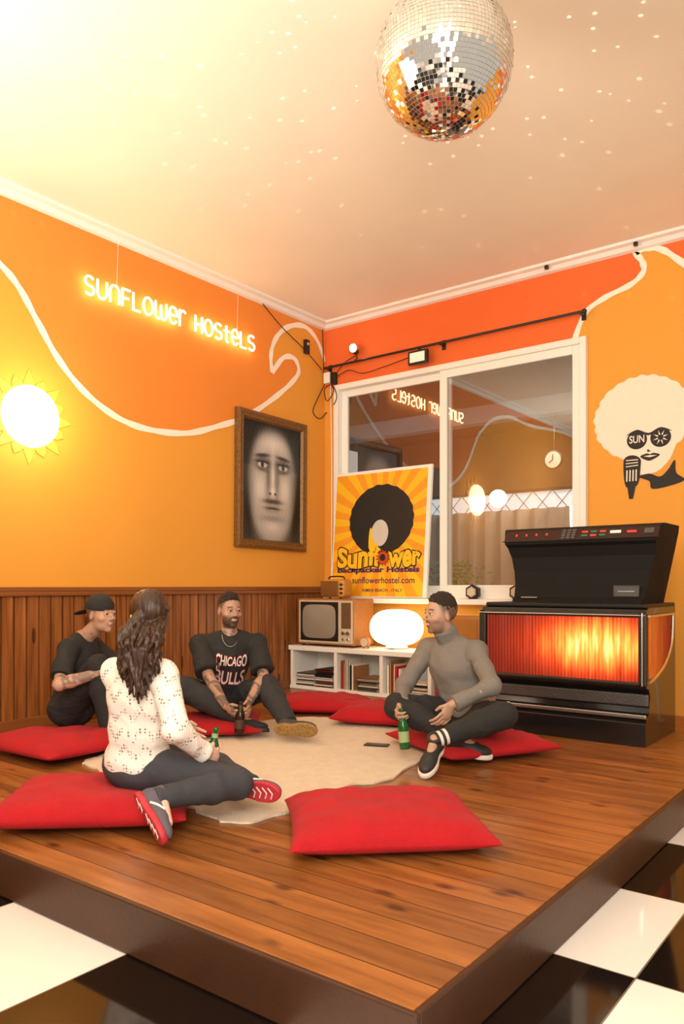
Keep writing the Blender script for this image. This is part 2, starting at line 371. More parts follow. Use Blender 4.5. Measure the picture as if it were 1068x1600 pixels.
# ------------------------------------------------------------ camera
cam=bpy.data.objects.new("camera",bpy.data.cameras.new("camera")); COL.objects.link(cam); SC.camera=cam
cam.location=(5.02,-6.29,1.0); cam.rotation_euler=(math.pi/2,0,math.atan2(.6062,.7951))
cam.data.sensor_fit='VERTICAL'; cam.data.sensor_height=36; cam.data.clip_start=.05
cam.data.lens=36*1207/1600; cam.data.shift_y=(915-800)/1600

# ------------------------------------------------------------ lights
w=bpy.data.worlds.new("world"); SC.world=w; w.use_nodes=True
w.node_tree.nodes["Background"].inputs[0].default_value=(1,.87,.72,1); w.node_tree.nodes["Background"].inputs[1].default_value=.58
def area(loc,target,size,en,col,name="added_area_light"):
    l=bpy.data.lights.new(name,'AREA'); l.size=size; l.energy=en; l.color=col
    o=bpy.data.objects.new(name,l); o.location=loc; o.rotation_euler=(Vector(target)-Vector(loc)).to_track_quat('-Z','Y').to_euler(); COL.objects.link(o); return o
area((5.6,-7.4,3.2),(1.5,-2,.8),2.2,240,(1,.90,.77))  # added key light behind the camera, no fixture modelled
area((1.3,-5.7,1.9),(1.7,-4.7,3.72),1.6,92,(1,.93,.80))  # added out of view, aimed up to whiten the left of the ceiling
area((5.8,-7.0,1.5),(3.3,-2.8,3.72),1.6,85,(1,.88,.70),"added_uplight")  # added behind the camera to brighten the right of the ceiling
area((1.5,2.6,3.0),(1.5,2.8,0),1.5,45,(1,.9,.8))  # added light for the room behind the window, without a fixture
def point(loc,en,col,rad,name):
    l=bpy.data.lights.new(name,'POINT'); l.energy=en; l.color=col; l.shadow_soft_size=rad
    o=bpy.data.objects.new(name,l); o.location=loc; COL.objects.link(o); return o
point((.35,-3.32,2.18),15,(1,.80,.45),.12,"sun_lamp_light")
dl=point((3.315,-3.315,2.35),80,(1,.95,.85),0.0,"disco_dots_light")  # added lamp below the ball; its dot pattern stands in for mirror reflections
dl.data.use_nodes=True; nt=dl.data.node_tree; em=nt.nodes.get("Emission") or nt.nodes.new("ShaderNodeEmission")
tc=nt.nodes.new("ShaderNodeTexCoord"); vo=nt.nodes.new("ShaderNodeTexVoronoi"); vo.inputs['Scale'].default_value=20; vo.inputs['Randomness'].default_value=.9
lt=nt.nodes.new("ShaderNodeMath"); lt.operation='LESS_THAN'; lt.inputs[1].default_value=.13
sz=nt.nodes.new("ShaderNodeSeparateXYZ"); nt.links.new(tc.outputs['Normal'],sz.inputs[0])
zz=nt.nodes.new("ShaderNodeMath"); zz.operation='MULTIPLY_ADD'; zz.use_clamp=True; zz.inputs[1].default_value=3.0; zz.inputs[2].default_value=.1
ab=nt.nodes.new("ShaderNodeMath"); ab.operation='MULTIPLY'
nt.links.new(sz.outputs[2],zz.inputs[0])
nt.links.new(tc.outputs['Normal'],vo.inputs['Vector']); nt.links.new(vo.outputs['Distance'],lt.inputs[0]); nt.links.new(lt.outputs[0],ab.inputs[0]); nt.links.new(zz.outputs[0],ab.inputs[1]); nt.links.new(ab.outputs[0],em.inputs['Strength'])

# ------------------------------------------------------------ cushions
def cushion(cx,cy,W,D,Hh,ang,label,dent=None,seed=0,z0=0.004):
    n=44; rs=np.random.RandomState(seed); ph=rs.rand(8)*6.28
    top=[];bot=[]
    for j in range(n+1):
        for i in range(n+1):
            a=-math.cos(math.pi*i/n); b=-math.cos(math.pi*j/n)
            a=.5*a+.5*(2*i/n-1); b=.5*b+.5*(2*j/n-1)
            t=((1-abs(a)**3.4)*(1-abs(b)**3.4)); t=max(t,0)**.5
            pinx=1-.055*(1-b*b); piny=1-.055*(1-a*a)
            x=a*W/2*pinx; y=b*D/2*piny
            wr=.006*math.sin(9*a+4*b+ph[0])*math.sin(5*b-3*a+ph[1])+.005*math.sin(17*a*b+ph[2]+6*a)
            edge=max(abs(a),abs(b))
            wr+=.006*math.sin(26*(a if abs(b)>abs(a) else b)+ph[3])*max(0,edge-.6)*(1-edge)*8
            zt=Hh*(.38+.62*t)+wr*t
            zb=Hh*.38*(1-t)
            c,s=math.cos(ang),math.sin(ang)
            if dent is not None:
                wx=cx+x*c-y*s; wy=cy+x*s+y*c
                g=math.exp(-((wx-dent[0])**2+(wy-dent[1])**2)/(2*.15**2)); zt-=dent[2]*g*t; zt=max(zt,zb+.01)
            P=(cx+x*c-y*s,cy+x*s+y*c)
            top.append((P[0],P[1],z0+zt)); bot.append((P[0],P[1],z0+zb))
    N=n+1;F=[]
    V=top+bot
    for j in range(n):
        for i in range(n):
            q=j*N+i; F.append((q,q+1,q+N+1,q+N)); o=N*N; F.append((o+q,o+q+N,o+q+N+1,o+q+1))
    per=[i for i in range(N)]+[j*N+n for j in range(1,N)]+[n*N+i for i in range(n-1,-1,-1)]+[j*N for j in range(n-1,0,-1)]
    for k in range(len(per)):
        a=per[k];b=per[(k+1)%len(per)]; F.append((a,N*N+a,N*N+b,b))
    o=mkobj("floor_cushion",V,F,m_velvet,smooth=True,label=label,category="cushion",group="red floor cushions")
    mo=o.modifiers.new("s",'SMOOTH'); mo.factor=.5; mo.iterations=2
    return o
d=math.radians
cushion(3.27,-3.72,.78,.68,.15,d(43),"empty red plush floor cushion near the platform edge",seed=1,z0=0)
cushion(2.16,-4.27,.82,.64,.15,d(42),"red plush floor cushion under the woman in knitwear",dent=(2.23,-4.10,.05),seed=2,z0=.012)
cushion(.85,-3.58,.78,.76,.13,d(2),"red plush floor cushion under the man in cap",dent=(.6,-3.35,.05),seed=3,z0=.012)
cushion(1.08,-2.64,.74,.72,.12,d(44),"red plush floor cushion under the tattooed man",dent=(.96,-2.42,.05),seed=4,z0=.012)
cushion(1.12,-1.45,.74,.62,.13,d(28),"empty red plush floor cushion near the low shelf",seed=5,z0=0)
cushion(1.88,-1.62,.72,.60,.14,d(20),"empty red plush floor cushion beside the white shelf",seed=6,z0=.012)
cushion(2.80,-2.10,.78,.76,.13,d(-29),"red plush floor cushion under the man in grey",dent=(2.78,-2.14,.05),seed=7,z0=.012)
rp=[(2.71,-2.53),(2.81,-3.03),(2.71,-3.23),(2.78,-3.6),(2.72,-3.98),(2.4,-3.96),(1.9,-3.85),(1.35,-3.76),(1.19,-3.65),(1.1,-3.2),(1.19,-2.62),(1.12,-2.20),(1.25,-1.85),(1.52,-1.73),(2.1,-1.78),(2.5,-1.92),(2.65,-2.2)]
R_=[tuple(A_(*p)*1.0+.012*A_(math.sin(i*1.7),math.cos(i*2.3))) for i,p in enumerate(catmull(rp,6,True))]
MB().prism(R_,lambda u,v,dd:(u,v,dd),0.001,.011).obj("rug",[m_rug],label="cream woollen rug with uneven rounded outline",category="rug")
ph=empty("smartphone",(2.30,-2.31,.012),label="dark smartphone lying on the cream rug",category="phone")
Rz=rotz(d(20)); MB().box((2.22,-2.40,.012),(2.37,-2.325,.020),0,.003,R=Rz).obj("phone_body",[m_black],parent=ph)
MB().box((2.226,-2.395,.020),(2.364,-2.33,.0206),0,0,R=Rz).obj("phone_screen",[M("dark_glass",(.02,.012,.012),.45)],parent=ph)

# ------------------------------------------------------------ low shelf with books
sh=empty("low_shelf",(1.0,-.4,0.002),label="low white open cube shelf holding books",category="shelf")
sx0,sx1=.06,2.12
mb=MB(); mb.box((sx0-.03,-.61,.375),(sx1,-.2,.42),0,.004); mb.obj("shelf_top",[m_white],parent=sh)
mb=MB(); mb.box((sx0-.02,-.60,0.002),(sx1,-.2,.035),0,.004); mb.obj("shelf_bottom",[m_white],parent=sh)
divs=[.05,.585,1.10,1.60,2.085]
for x in divs: MB().box((x,-.60,.03),(x+.035,-.2,.38),0,.003).obj("divider",[m_white],parent=sh)
MB().box((sx0,-.215,.03),(sx1,-.2,.38),0,0).obj("back_panel",[m_white],parent=sh)
bcols=[(150,30,25),(220,210,195),(60,40,35),(190,60,40),(90,80,75),(235,225,210),(170,120,70),(30,30,32),(200,30,35),(120,70,50)]
m_books=[M("book_cover_%s"%n,lin(*c),.55,ns=60,na=.15) for n,c in zip(["crimson","cream","umber","coral","grey","ivory","tan","charcoal","scarlet","brown"],bcols)]
m_pages=M("book_pages",lin(225,210,185),.8,ns=200,na=.15)
def book(lo,hi,mi,vert=True,rot=None,lab=None):
    e=empty("book",((lo[0]+hi[0])/2,(lo[1]+hi[1])/2,lo[2]),label=lab or ("slim upright book on the white low shelf" if vert else "flat stacked book on the white low shelf"),category="book",group="books on the low shelf")
    mb=MB(); t_=.003
    if vert:
        mb.box(lo,(lo[0]+t_,hi[1],hi[2]),0,0); mb.box((hi[0]-t_,lo[1],lo[2]),hi,0,0); mb.box(lo,(hi[0],lo[1]+t_,hi[2]),0,0)
    else:
        mb.box(lo,(hi[0],hi[1],lo[2]+t_),0,0); mb.box((lo[0],lo[1],hi[2]-t_),hi,0,0); mb.box(lo,(hi[0],lo[1]+t_,hi[2]),0,0)
    mb.obj("cover",[m_books[mi]],parent=e)
    mb=MB(); mb.box((lo[0]+t_,lo[1]+t_,lo[2]+t_),(hi[0]-t_,hi[1]-t_,hi[2]-t_),0,0); mb.obj("page_block",[m_pages],parent=e)
def stack(x0,w,n,z=.036):
    for i in range(n):
        th=random.uniform(.008,.022); j=random.uniform(-.012,.012)
        book((x0+j,-.58+random.uniform(0,.03),z),(x0+w+j,-.30,z+th),random.choice([1,2,4,5,6,7,9,0,5,1]),False); z+=th+.0005
def uprights(x0,x1):
    x=x0
    while x<x1:
        th=random.uniform(.010,.028); hh=random.uniform(.2,.29)
        book((x,-.57+random.uniform(0,.03),.036),(x+th,-.34,.036+hh),random.choice([8,5,1,5,3,7,1,6])); x+=th+.0015
stack(.10,.22,8); stack(.34,.21,11)
uprights(.63,.80); stack(.84,.22,9)
uprights(1.15,1.30); stack(1.34,.24,7)
uprights(1.65,1.95)
# ------------------------------------------------------------ retro televisions
tv=empty("retro_television",(.45,-.4,.42),label="vintage wood-cased television with grey screen on shelf",category="television")
mb=MB(); mb.box((.11,-.56,.44),(.79,-.24,.875),0,.012); mb.obj("wooden_case",[m_tvwood],parent=tv)
mb=MB(); mb.box((.13,-.568,.455),(.775,-.555,.86),0,.008); mb.obj("front_panel",[m_cream],parent=tv)
V=[];F=[];n=16
for j in range(n+1):
    for i in range(n+1):
        a=2*i/n-1;b=2*j/n-1
        k=1/ max(1e-6,(abs(a)**5+abs(b)**5)**.2) if max(abs(a),abs(b))>0 else 1
        m_=max(abs(a),abs(b)); a2=a*(k*m_ if m_>0 else 1); b2=b*(k*m_ if m_>0 else 1)
        V.append((.385+.215*a2,-.572-.022*(1-m_**2),.66+.17*b2))
for j in range(n):
    for i in range(n): q=j*(n+1)+i; F.append((q,q+1,q+n+2,q+n+1))
mkobj("screen",V,F,m_screen,smooth=True,parent=tv)
mb=MB(); mb.box((.155,-.5745,.475),(.615,-.566,.845),0,.006); mb.obj("screen_surround",[m_dmetal],parent=tv)
mb=MB(); mb.box((.65,-.573,.60),(.76,-.566,.84),0,.002); mb.obj("speaker_grille",[M("brown_grille",lin(120,85,55),.7,bs=300,ba=.8)],parent=tv)
for x,z,r in((.68,.555,.022),(.735,.555,.022),(.68,.50,.014),(.735,.50,.014)):
    MB().lathe([(r,0),(r,.018),(r*.8,.024)],(x,-.566,z),(0,-1,0)).obj("knob",[m_chrome],parent=tv)
for x in(.15,.75):
    for yv in(-.52,-.28): MB().cyl((x,yv,.42),(x,yv,.445),.015).obj("leg",[m_black],parent=tv)
t2=empty("portable_television",(.44,-.42,.875),label="small yellow retro portable television on larger television",category="television")
Rz=rotz(d(12)); pv=(.46,-.4,.9)
MB().box((.33,-.5,.885),(.59,-.3,1.06),0,.03,R=Rz,piv=pv).obj("case",[m_yel],parent=t2)
MB().box((.345,-.512,.90),(.53,-.495,1.045),0,.015,R=Rz,piv=pv).obj("screen",[M("dark_amber_screen",lin(120,75,30),.15,coat=.5)],parent=t2)
for z in(.92,.96,1.0): MB().box((.545,-.512,z),(.575,-.495,z+.02),0,.004,R=Rz,piv=pv).obj("knob",[m_black],parent=t2)
MB().tube(catmull([(.37,-.4,1.055),(.39,-.4,1.085),(.54,-.4,1.085),(.56,-.4,1.055)],5),.007).obj("carry_handle",[m_black],parent=t2)
for x in (.40,.53): MB().cyl((x,-.42,.875),(x,-.42,.90),.012).obj("foot",[m_black],parent=t2)
# lamp
lp=empty("table_lamp",(1.16,-.41,.42),label="glowing squat white opal glass table lamp",category="lamp")
mb=MB(); prof=[]
for i in range(25):
    a=-math.pi/2+math.pi*i/24; prof.append((max(.001,.245*abs(math.cos(a))**.72),.19+.165*math.copysign(abs(math.sin(a))**.9,math.sin(a))))
mb.lathe(prof,(1.16,-.41,.43),n=40); mb.obj("lamp_shade",[m_glow_lamp],parent=lp,smooth=True)
MB().lathe([(.11,0),(.11,.02),(.09,.035)],(1.16,-.41,.42)).obj("lamp_base",[m_chrome],parent=lp)
ac=empty("alarm_clock",(.87,-.5,.42),label="small brown alarm clock on the white shelf",category="clock")
MB().lathe([(.045,0),(.05,.01),(.05,.04),(.045,.05)],(.875,-.47,.48),(0,-1,0)).obj("clock_case",[m_tvwood],parent=ac)
MB().lathe([(.04,0),(.04,.002)],(.875,-.521,.48),(0,-1,0)).obj("clock_dial",[m_cream],parent=ac)
for x in(.85,.90): MB().cyl((x,-.49,.42),(x,-.49,.44),.006).obj("foot",[m_dmetal],parent=ac)
rd=empty("wooden_radio",(1.88,-.42,.42),label="old brown wooden radio standing on the shelf",category="radio")
MB().box((1.62,-.5,.42),(2.05,-.28,.74),0,.02).obj("radio_case",[m_tvwood],parent=rd)
MB().box((1.65,-.506,.53),(2.02,-.495,.72),0,.006).obj("speaker_cloth",[M("ochre_cloth",lin(185,120,50),.9,bs=250,ba=.8)],parent=rd)
for x in(1.70,1.97): MB().lathe([(.022,0),(.02,.02)],(x,-.5,.475),(0,-1,0)).obj("knob",[m_dmetal],parent=rd)
for x,r in((1.78,.07),(2.2,.07)):
    e=empty("hexagonal_ornament",(x,-.12,WZ0),label="small dark faceted hexagonal ornament on window sill",category="ornament",group="hexagonal ornaments on the sill")
    MB().lathe([(r*.9,0),(r,.012),(r,.06),(r*.9,.072)],(x,-.08,WZ0+r*.9),(0,-1,0),n=6).obj("outer_ring",[m_dmetal],parent=e)
    MB().lathe([(r*.7,0),(r*.6,.012)],(x,-.152,WZ0+r*.9),(0,-1,0),n=6).obj("front_face",[m_cream],parent=e)
    MB().box((x-.03,-.15,WZ0),(x+.03,-.09,WZ0+.012)).obj("foot",[m_black],parent=e)

# ------------------------------------------------------------ jukebox
jb=empty("jukebox",(3.1,-1.0,0.003),label="large black retro jukebox with glowing orange ribbed panel",category="jukebox")
JX0,JX1=2.50,3.62
def profext(pf,x0,x1,mat,name,**kw):
    V=[];F=[];n=len(pf)
    a=x0 if callable(x0) else (lambda z:x0); b=x1 if callable(x1) else (lambda z:x1)
    for (y,z) in pf: V.append((a(z),y,z))
    for (y,z) in pf: V.append((b(z),y,z))
    F=[tuple(range(n)),tuple(range(n,2*n))[::-1]]+[(i,n+i,n+(i+1)%n,(i+1)%n) for i in range(n)]
    return mkobj(name,V,F,mat,parent=jb,**kw)
profext([(-1.37,0.003),(-1.37,.14),(-1.34,.18),(-1.30,.20),(-1.27,.30),(-1.30,.35),(-.68,.35),(-.68,0.003)],JX0+.08,JX1,m_gloss,"plinth")
profext([(-1.30,.35),(-1.35,.36),(-1.36,.38),(-1.36,.82),(-1.34,.85),(-1.30,.86),(-.68,.86),(-.68,.35)],JX0,JX1,m_gloss,"cabinet")
MB().box((JX0+.08,-1.385,.175),(JX1+.005,-1.36,.20),0,.006).obj("chrome_strip",[M("dull_steel",(.35,.33,.31),.35,.9)],parent=jb)
mb=MB(); mb.box((JX0+.09,-1.315,.24),(JX1,-1.285,.32),0,.01); mb.obj("lower_grille",[M("grey_metal_grille",(.10,.09,.085),.35,.7,bs=120,ba=.4)],parent=jb)
t=NT("backlit_ribbed_plastic"); X,Y,Z=t.xyz()
gx=t.math('SUBTRACT',X,.25); g1=t.math('POWER',2.718,t.math('MULTIPLY',t.math('MULTIPLY',gx,gx),-6.0)); zz_=t.math('SUBTRACT',Z,.22)
g2=t.math('POWER',2.718,t.math('MULTIPLY',t.math('MULTIPLY',zz_,zz_),-26.0)); nn=t.noise(1.0,t.mapping((26,1,3)),3)
br=t.math('MULTIPLY',t.math('MULTIPLY',g1,g2),t.math('MULTIPLY_ADD',nn,1.2,.22))
ra=t.n.new("ShaderNodeValToRGB"); t.l.new(br,ra.inputs[0]); e0,e1=ra.color_ramp.elements; e0.position=0;e0.color=(.10,.006,.002,1); e1.position=1; e1.color=(1,.62,.18,1)
q=ra.color_ramp.elements.new(.30); q.color=(.62,.05,.006,1); q=ra.color_ramp.elements.new(.66); q.color=(1,.26,.035,1)
rib=t.math('MULTIPLY_ADD',t.math('ABSOLUTE',t.math('SINE',t.math('MULTIPLY',X,46*3.14159/1.035))),.5,.6)
t.base((.2,.02,.01)); t.set(Roughness=.2,Emission_Color=ra.outputs[0],Emission_Strength=t.math('MULTIPLY',rib,t.math('MULTIPLY_ADD',br,2.6,.5))); m_jglow=t.m
V=[];F=[];N=420;gx0,gx1=JX0+.045,JX1-.04
for i in range(N+1):
    x=gx0+(gx1-gx0)*i/N; y=-1.368-.010*abs(math.sin(math.pi*i/N*46))
    V+=[(x,y,.40),(x,y,.80)]
F=[(2*i,2*i+2,2*i+3,2*i+1) for i in range(N)]
mkobj("glowing_front_panel",V,F,m_jglow,smooth=False,parent=jb,label="orange backlit ribbed panel")
V=[];F=[];N=120
for i in range(N+1):
    y=-1.33+.5*i/N; x=JX1+.006+.006*abs(math.sin(math.pi*i/N*18))
    V+=[(x,y,.42+.16*(i/N)**2),(x,y,.80)]
F=[(2*i,2*i+2,2*i+3,2*i+1) for i in range(N)]
t=NT("orange_backlit_side"); X,Y,Z=t.xyz(); f_=t.math('MULTIPLY_ADD',Y,-1.6,.35,clamp=True); nn=t.noise(1.0,t.mapping((1,30,3)),3)
t.base((.12,.015,.006)); t.set(Roughness=.5,Emission_Color=t.mix(f_,(.25,.015,.003,1),(1,.24,.025,1)),Emission_Strength=t.math('MULTIPLY_ADD',nn,1.0,.15)); t.b.inputs['Specular IOR Level'].default_value=.15
mkobj("glowing_side_panel",V,F,t.m,parent=jb,label="orange backlit curved side panel")
mb=MB()
for lo,hi in(((JX0-.005,-1.39,.375),(JX0+.045,-1.355,.83)),((JX1-.04,-1.39,.375),(JX1+.01,-1.355,.83)),((JX0,-1.39,.80),(JX1,-1.355,.83)),((JX0,-1.39,.375),(JX1,-1.355,.40))): mb.box(lo,hi,0,.008)
mb.obj("front_frame",[m_dmetal],parent=jb)
mb=MB(); mb.tube([(JX1-.015,-1.394,.38),(JX1-.015,-1.394,.83)],.006); mb.tube([(JX0,-1.392,.815),(JX1,-1.392,.815)],.003)
sp=catmull([(JX1+.02,-1.37,.40),(JX1+.022,-1.2,.43),(JX1+.022,-1.0,.50),(JX1+.02,-.85,.62),(JX1+.015,-.8,.80)],8)
mb.tube(sp,.010); mb.tube([(JX1+.02,-1.37,.81),(JX1+.02,-.78,.81)],.008); mb.obj("chrome_trim",[m_chrome],parent=jb)
mb=MB(); mb.box((JX0+.02,-1.34,.855),(JX1,-.68,.885),0,.01); mb.obj("cabinet_top",[M("satin_black_top",(.01,.009,.008),.45,spec=.3)],parent=jb)
x0f=lambda z: 2.66-.10*max(0,(z-.88)/.52)**1.5; x1f=lambda z:3.55+.11*max(0,(z-.88)/.52)**1.5
hp=[(-1.22,.88),(-1.17,.92),(-1.13,1.0),(-1.11,1.1),(-1.11,1.2),(-1.14,1.27),(-1.17,1.29),(-1.175,1.305),(-1.11,1.395),(-1.09,1.405),(-.74,1.405),(-.70,1.36),(-.70,.88)]
profext(hp,x0f,x1f,M("matte_black_hood",(.010,.009,.008),.75,spec=.2),"hood")
def cp(x,s,lift=.003):
    a=A_(0,-1.175,1.305);b=A_(0,-1.11,1.395); nrm=nz(A_(0,-(b-a)[2],(b-a)[1])); p=a+(b-a)*s+nrm*lift; return (x,p[1],p[2])
mb=MB(); mb.add([cp(2.58,.06),cp(3.64,.06),cp(3.64,.94),cp(2.58,.94)],[(0,1,2,3)]); mb.obj("control_panel",[M("maroon_panel",(.035,.010,.008),.45,ns=40,na=.4)],parent=jb)
for r_ in (.06,.94): MB().tube([cp(2.57,r_,.004),cp(3.65,r_,.004)],.003).obj("chrome_trim",[m_dmetal],parent=jb)
m_btnr=M("red_button_light",(.5,.03,.02),.3,emis=(1,.1,.04),es=.5); m_btng=M("green_label",(.03,.20,.1),.4,emis=(.05,.5,.2),es=.1); m_btnw=M("white_label",(.8,.75,.65),.4,emis=(1,.9,.7),es=.3); m_btnk=M("keypad_key",(.10,.09,.09),.35)
def btn(x0,x1,s0,s1,mat,nm):
    P=[cp(x0,s0,.003),cp(x1,s0,.003),cp(x1,s1,.003),cp(x0,s1,.003)]; Q=[cp(x0,s0,.009),cp(x1,s0,.009),cp(x1,s1,.009),cp(x0,s1,.009)]
    MB().add(P+Q,[(0,3,2,1),(4,5,6,7),(0,1,5,4),(1,2,6,5),(2,3,7,6),(3,0,4,7)]).obj(nm,[mat],parent=jb)
for i in range(4): btn(2.66+i*.075,2.672+i*.075,.45,.6,m_btnr,"indicator_light")
for i in range(3):
    for j in range(4): btn(3.0+i*.035,3.026+i*.035,.14+j*.19,.28+j*.19,m_btnk,"keypad_button")
for i in range(3):
    for j in range(2): btn(3.14+i*.06,3.18+i*.06,.28+j*.28,.38+j*.28,(m_btnr if (i+j)%2 else m_btng),"selection_label")
btn(3.33,3.40,.44,.62,m_btnw,"display_label"); btn(3.44,3.50,.44,.58,m_btnr,"display_label"); btn(3.55,3.61,.35,.7,m_btnk,"coin_slot")
mb=MB()
for a,b in(((3.36,.93),(3.52,.93)),((3.52,.93),(3.52,1.0)),((3.52,1.0),(3.36,1.0)),((3.36,1.0),(3.36,.93))): mb.tube([(a[0],-1.17+.0,a[1]),(b[0],-1.17,b[1])],.002)
mb.box((3.36,-1.167,.93),(3.52,-1.13,1.0),0,.002); 
mb.obj("badge_plate",[M("dark_silver_badge",(.09,.085,.08),.5,.5)],parent=jb)
MB().box((3.385,-1.171,.96),(3.495,-1.166,.965),0,0).obj("badge_stripe",[m_chrome],parent=jb)
MB().box((2.72,-1.195,.915),(2.84,-1.175,.922),0,0).obj("chrome_strip",[m_chrome],parent=jb)
pc=catmull([(3.66,-.6,.95),(3.74,-.62,.9),(3.78,-.7,.6),(3.72,-.75,.3),(3.74,-.6,.05),(3.8,-.3,.008)],8)
MB().tube(pc,.006).obj("power_cord",[m_white],label="thin white power cord hanging beside the jukebox",category="cord")

# ------------------------------------------------------------ poster board
ps=empty("advertising_board",(.78,-.14,WZ0),label="yellow sunburst hostel advertising board leaning on window",category="sign")
pb=A_(.205,-.17,.885); pX=nz((1.12,0,.0)); pW=1.12; pHh=1.25; pY=nz((0.012,.09,1.24)); pN=np.cross(pX,pY)
def pp(u,v,l=0.0): return pb+pX*u+pY*v+pN*l
mb=MB(); mb.add([pp(0,0,0),pp(pW,0,0),pp(pW,pHh,0),pp(0,pHh,0),pp(0,0,-.03),pp(pW,0,-.03),pp(pW,pHh,-.03),pp(0,pHh,-.03)],[(0,1,2,3),(5,4,7,6),(1,5,6,2),(4,0,3,7),(3,2,6,7),(4,5,1,0)]); mb.obj("board",[m_white],parent=ps)
t=NT("sunburst_print"); X,Y,Z=t.xyz()
an=t.math('ARCTAN2',t.math('SUBTRACT',Z,.70),t.math('SUBTRACT',X,.03)); sw=t.math('GREATER_THAN',t.math('SINE',t.math('MULTIPLY',an,22)),0)
t.base(t.mix(sw,lin(246,188,30),lin(240,156,32))); t.set(Roughness=.4); m_sunb=t.m
mkobj("printed_sheet",[pp(.015,.01,.002),pp(pW-.04,.01,.002),pp(pW-.04,pHh-.03,.002),pp(.015,pHh-.03,.002)],[(0,1,2,3)],m_sunb,parent=ps)
def pshape(pts,l,mat,name): mkobj(name,[pp(u,v,l) for u,v in pts],[tuple(range(len(pts)))],mat,parent=ps)
m_ink=M("black_ink",(.01,.009,.008),.5); m_pgrey=M("pale_grey_ink",lin(205,200,190),.5); m_pyel=M("yellow_ink",lin(250,195,30),.5); m_purp=M("purple_ink",lin(70,30,90),.5); m_red=M("orange_ink",lin(215,70,20),.5)
cu_,cv_=.575,.755
pshape([(cu_+.375*math.cos(a)*(1+.015*math.sin(a*23)),cv_+.345*math.sin(a)*(1+.015*math.sin(a*19))) for a in np.linspace(0,6.283,90)[:-1]],.004,m_ink,"printed_afro")
pshape([(cu_-.005+.10*math.cos(a),cv_-.13+.13*math.sin(a)) for a in np.linspace(0,6.283,40)[:-1]],.006,m_pgrey,"printed_face")
pshape([tuple(p) for p in catmull([(cu_-.13,cv_-.2),(cu_-.12,cv_-.08),(cu_-.095,cv_-.10),(cu_-.085,cv_-.18),(cu_-.02,cv_-.26),(cu_+.02,cv_-.30),(cu_-.11,cv_-.30)],4,True)],.007,m_pyel,"printed_hand")
def flower(cu,cv,R,l,mat,name,n=14): pshape([(cu+R*(1 if i%2 else .62)*math.cos(math.pi*i/n),cv+R*(1 if i%2 else .62)*math.sin(math.pi*i/n)) for i in range(2*n)],l,mat,name)
flower(.625,.385,.088,.013,m_ink,"printed_sunflower"); flower(.625,.385,.078,.0145,m_red,"printed_sunflower"); 
pshape([(.625+.034*math.cos(a),.385+.034*math.sin(a)) for a in np.linspace(0,6.283,30)[:-1]],.016,m_ink,"printed_flower_centre")
for bd,cu,w_ in (("Sunfl",.325,.47),("wer",.865,.34)):
    hh=.19 if bd=="Sunfl" else .125; cv=.395 if bd=="Sunfl" else .365
    text_obj("lettering",bd,pp(cu,cv),pX,pY,w_,hh,m_ink,parent=ps,offset=.085,lift=.006,wave=.010)
    text_obj("lettering",bd,pp(cu,cv),pX,pY,w_,hh,m_pyel,parent=ps,offset=.042,lift=.010,wave=.010)
text_obj("lettering","Backpacker Hostels",pp(.56,.262),pX,pY,.95,.066,m_purp,parent=ps,offset=.04,lift=.006)
text_obj("lettering","sunflowerhostel.com",pp(.63,.168),pX,pY,.72,.062,m_purp,parent=ps,offset=.006,lift=.006)
text_obj("lettering","RIMINI BEACH - ITALY",pp(.63,.07),pX,pY,.46,.030,m_purp,parent=ps,offset=.006,lift=.006)

# ------------------------------------------------------------ framed portrait (generic greyscale face)
fr_=empty("framed_portrait",(0.03,-.83,1.34),label="framed black and white painting of a face",category="painting")
fy0,fy1,fz0,fz1=-1.32,-.345,1.345,2.615; fw=.085
t=NT("carved_gilt_frame"); n=t.noise(45,detail=4); t.base(t.mix(n,lin(60,38,18),lin(165,118,60))); t.set(Roughness=.4,Metallic=.35); t.bump(t.noise(70),.6,.006); m_frame=t.m
def fp(u,v,l):
    return (l,fy0+u*(fy1-fy0)+.012*(v-.5),fz0+v*(fz1-fz0)-.015*(u-.5))
ou=[(0,0),(1,0),(1,1),(0,1)]; fu=fw/(fy1-fy0); fv=fw/(fz1-fz0)
rings=[(0,.005),(0,.045),(.3,.06),(.55,.05),(.8,.055),(1,.03)]
V=[];F=[]
for (k,l) in rings:
    for (u,v) in ou: V.append(fp(u+(fu*k if u==0 else -fu*k),v+(fv*k if v==0 else -fv*k),l))
for j in range(len(rings)-1):
    for i in range(4): F.append((j*4+i,j*4+(i+1)%4,(j+1)*4+(i+1)%4,(j+1)*4+i))
mkobj("frame",V,F,m_frame,parent=fr_)
nu,nv=150,200
U,Vv=np.meshgrid(np.linspace(0,1,nu),np.linspace(0,1,nv))
def G(cx,cy,sx,sy,rot=0):
    dx=(U-cx);dy=(Vv-cy);c,s=math.cos(rot),math.sin(rot); a=(dx*c+dy*s)/sx;b=(-dx*s+dy*c)/sy; return np.exp(-.5*(a*a+b*b))
def E(cx,cy,rx,ry,soft=.06,rot=0):
    dx=(U-cx);dy=(Vv-cy);c,s=math.cos(rot),math.sin(rot); r=np.sqrt(((dx*c+dy*s)/rx)**2+((-dx*s+dy*c)/ry)**2); return 1/(1+np.exp((r-1)/soft))
img=np.full(U.shape,.16); m=E(.5,.50,.42,.54,.05)
img=img*(1-m)+m*.60
img+= .24*G(.5,.84,.20,.06)+.20*G(.28,.44,.08,.09)+.22*G(.72,.44,.08,.09)+.24*G(.5,.55,.022,.12)+.18*G(.5,.42,.04,.025)+.16*G(.5,.12,.10,.04)
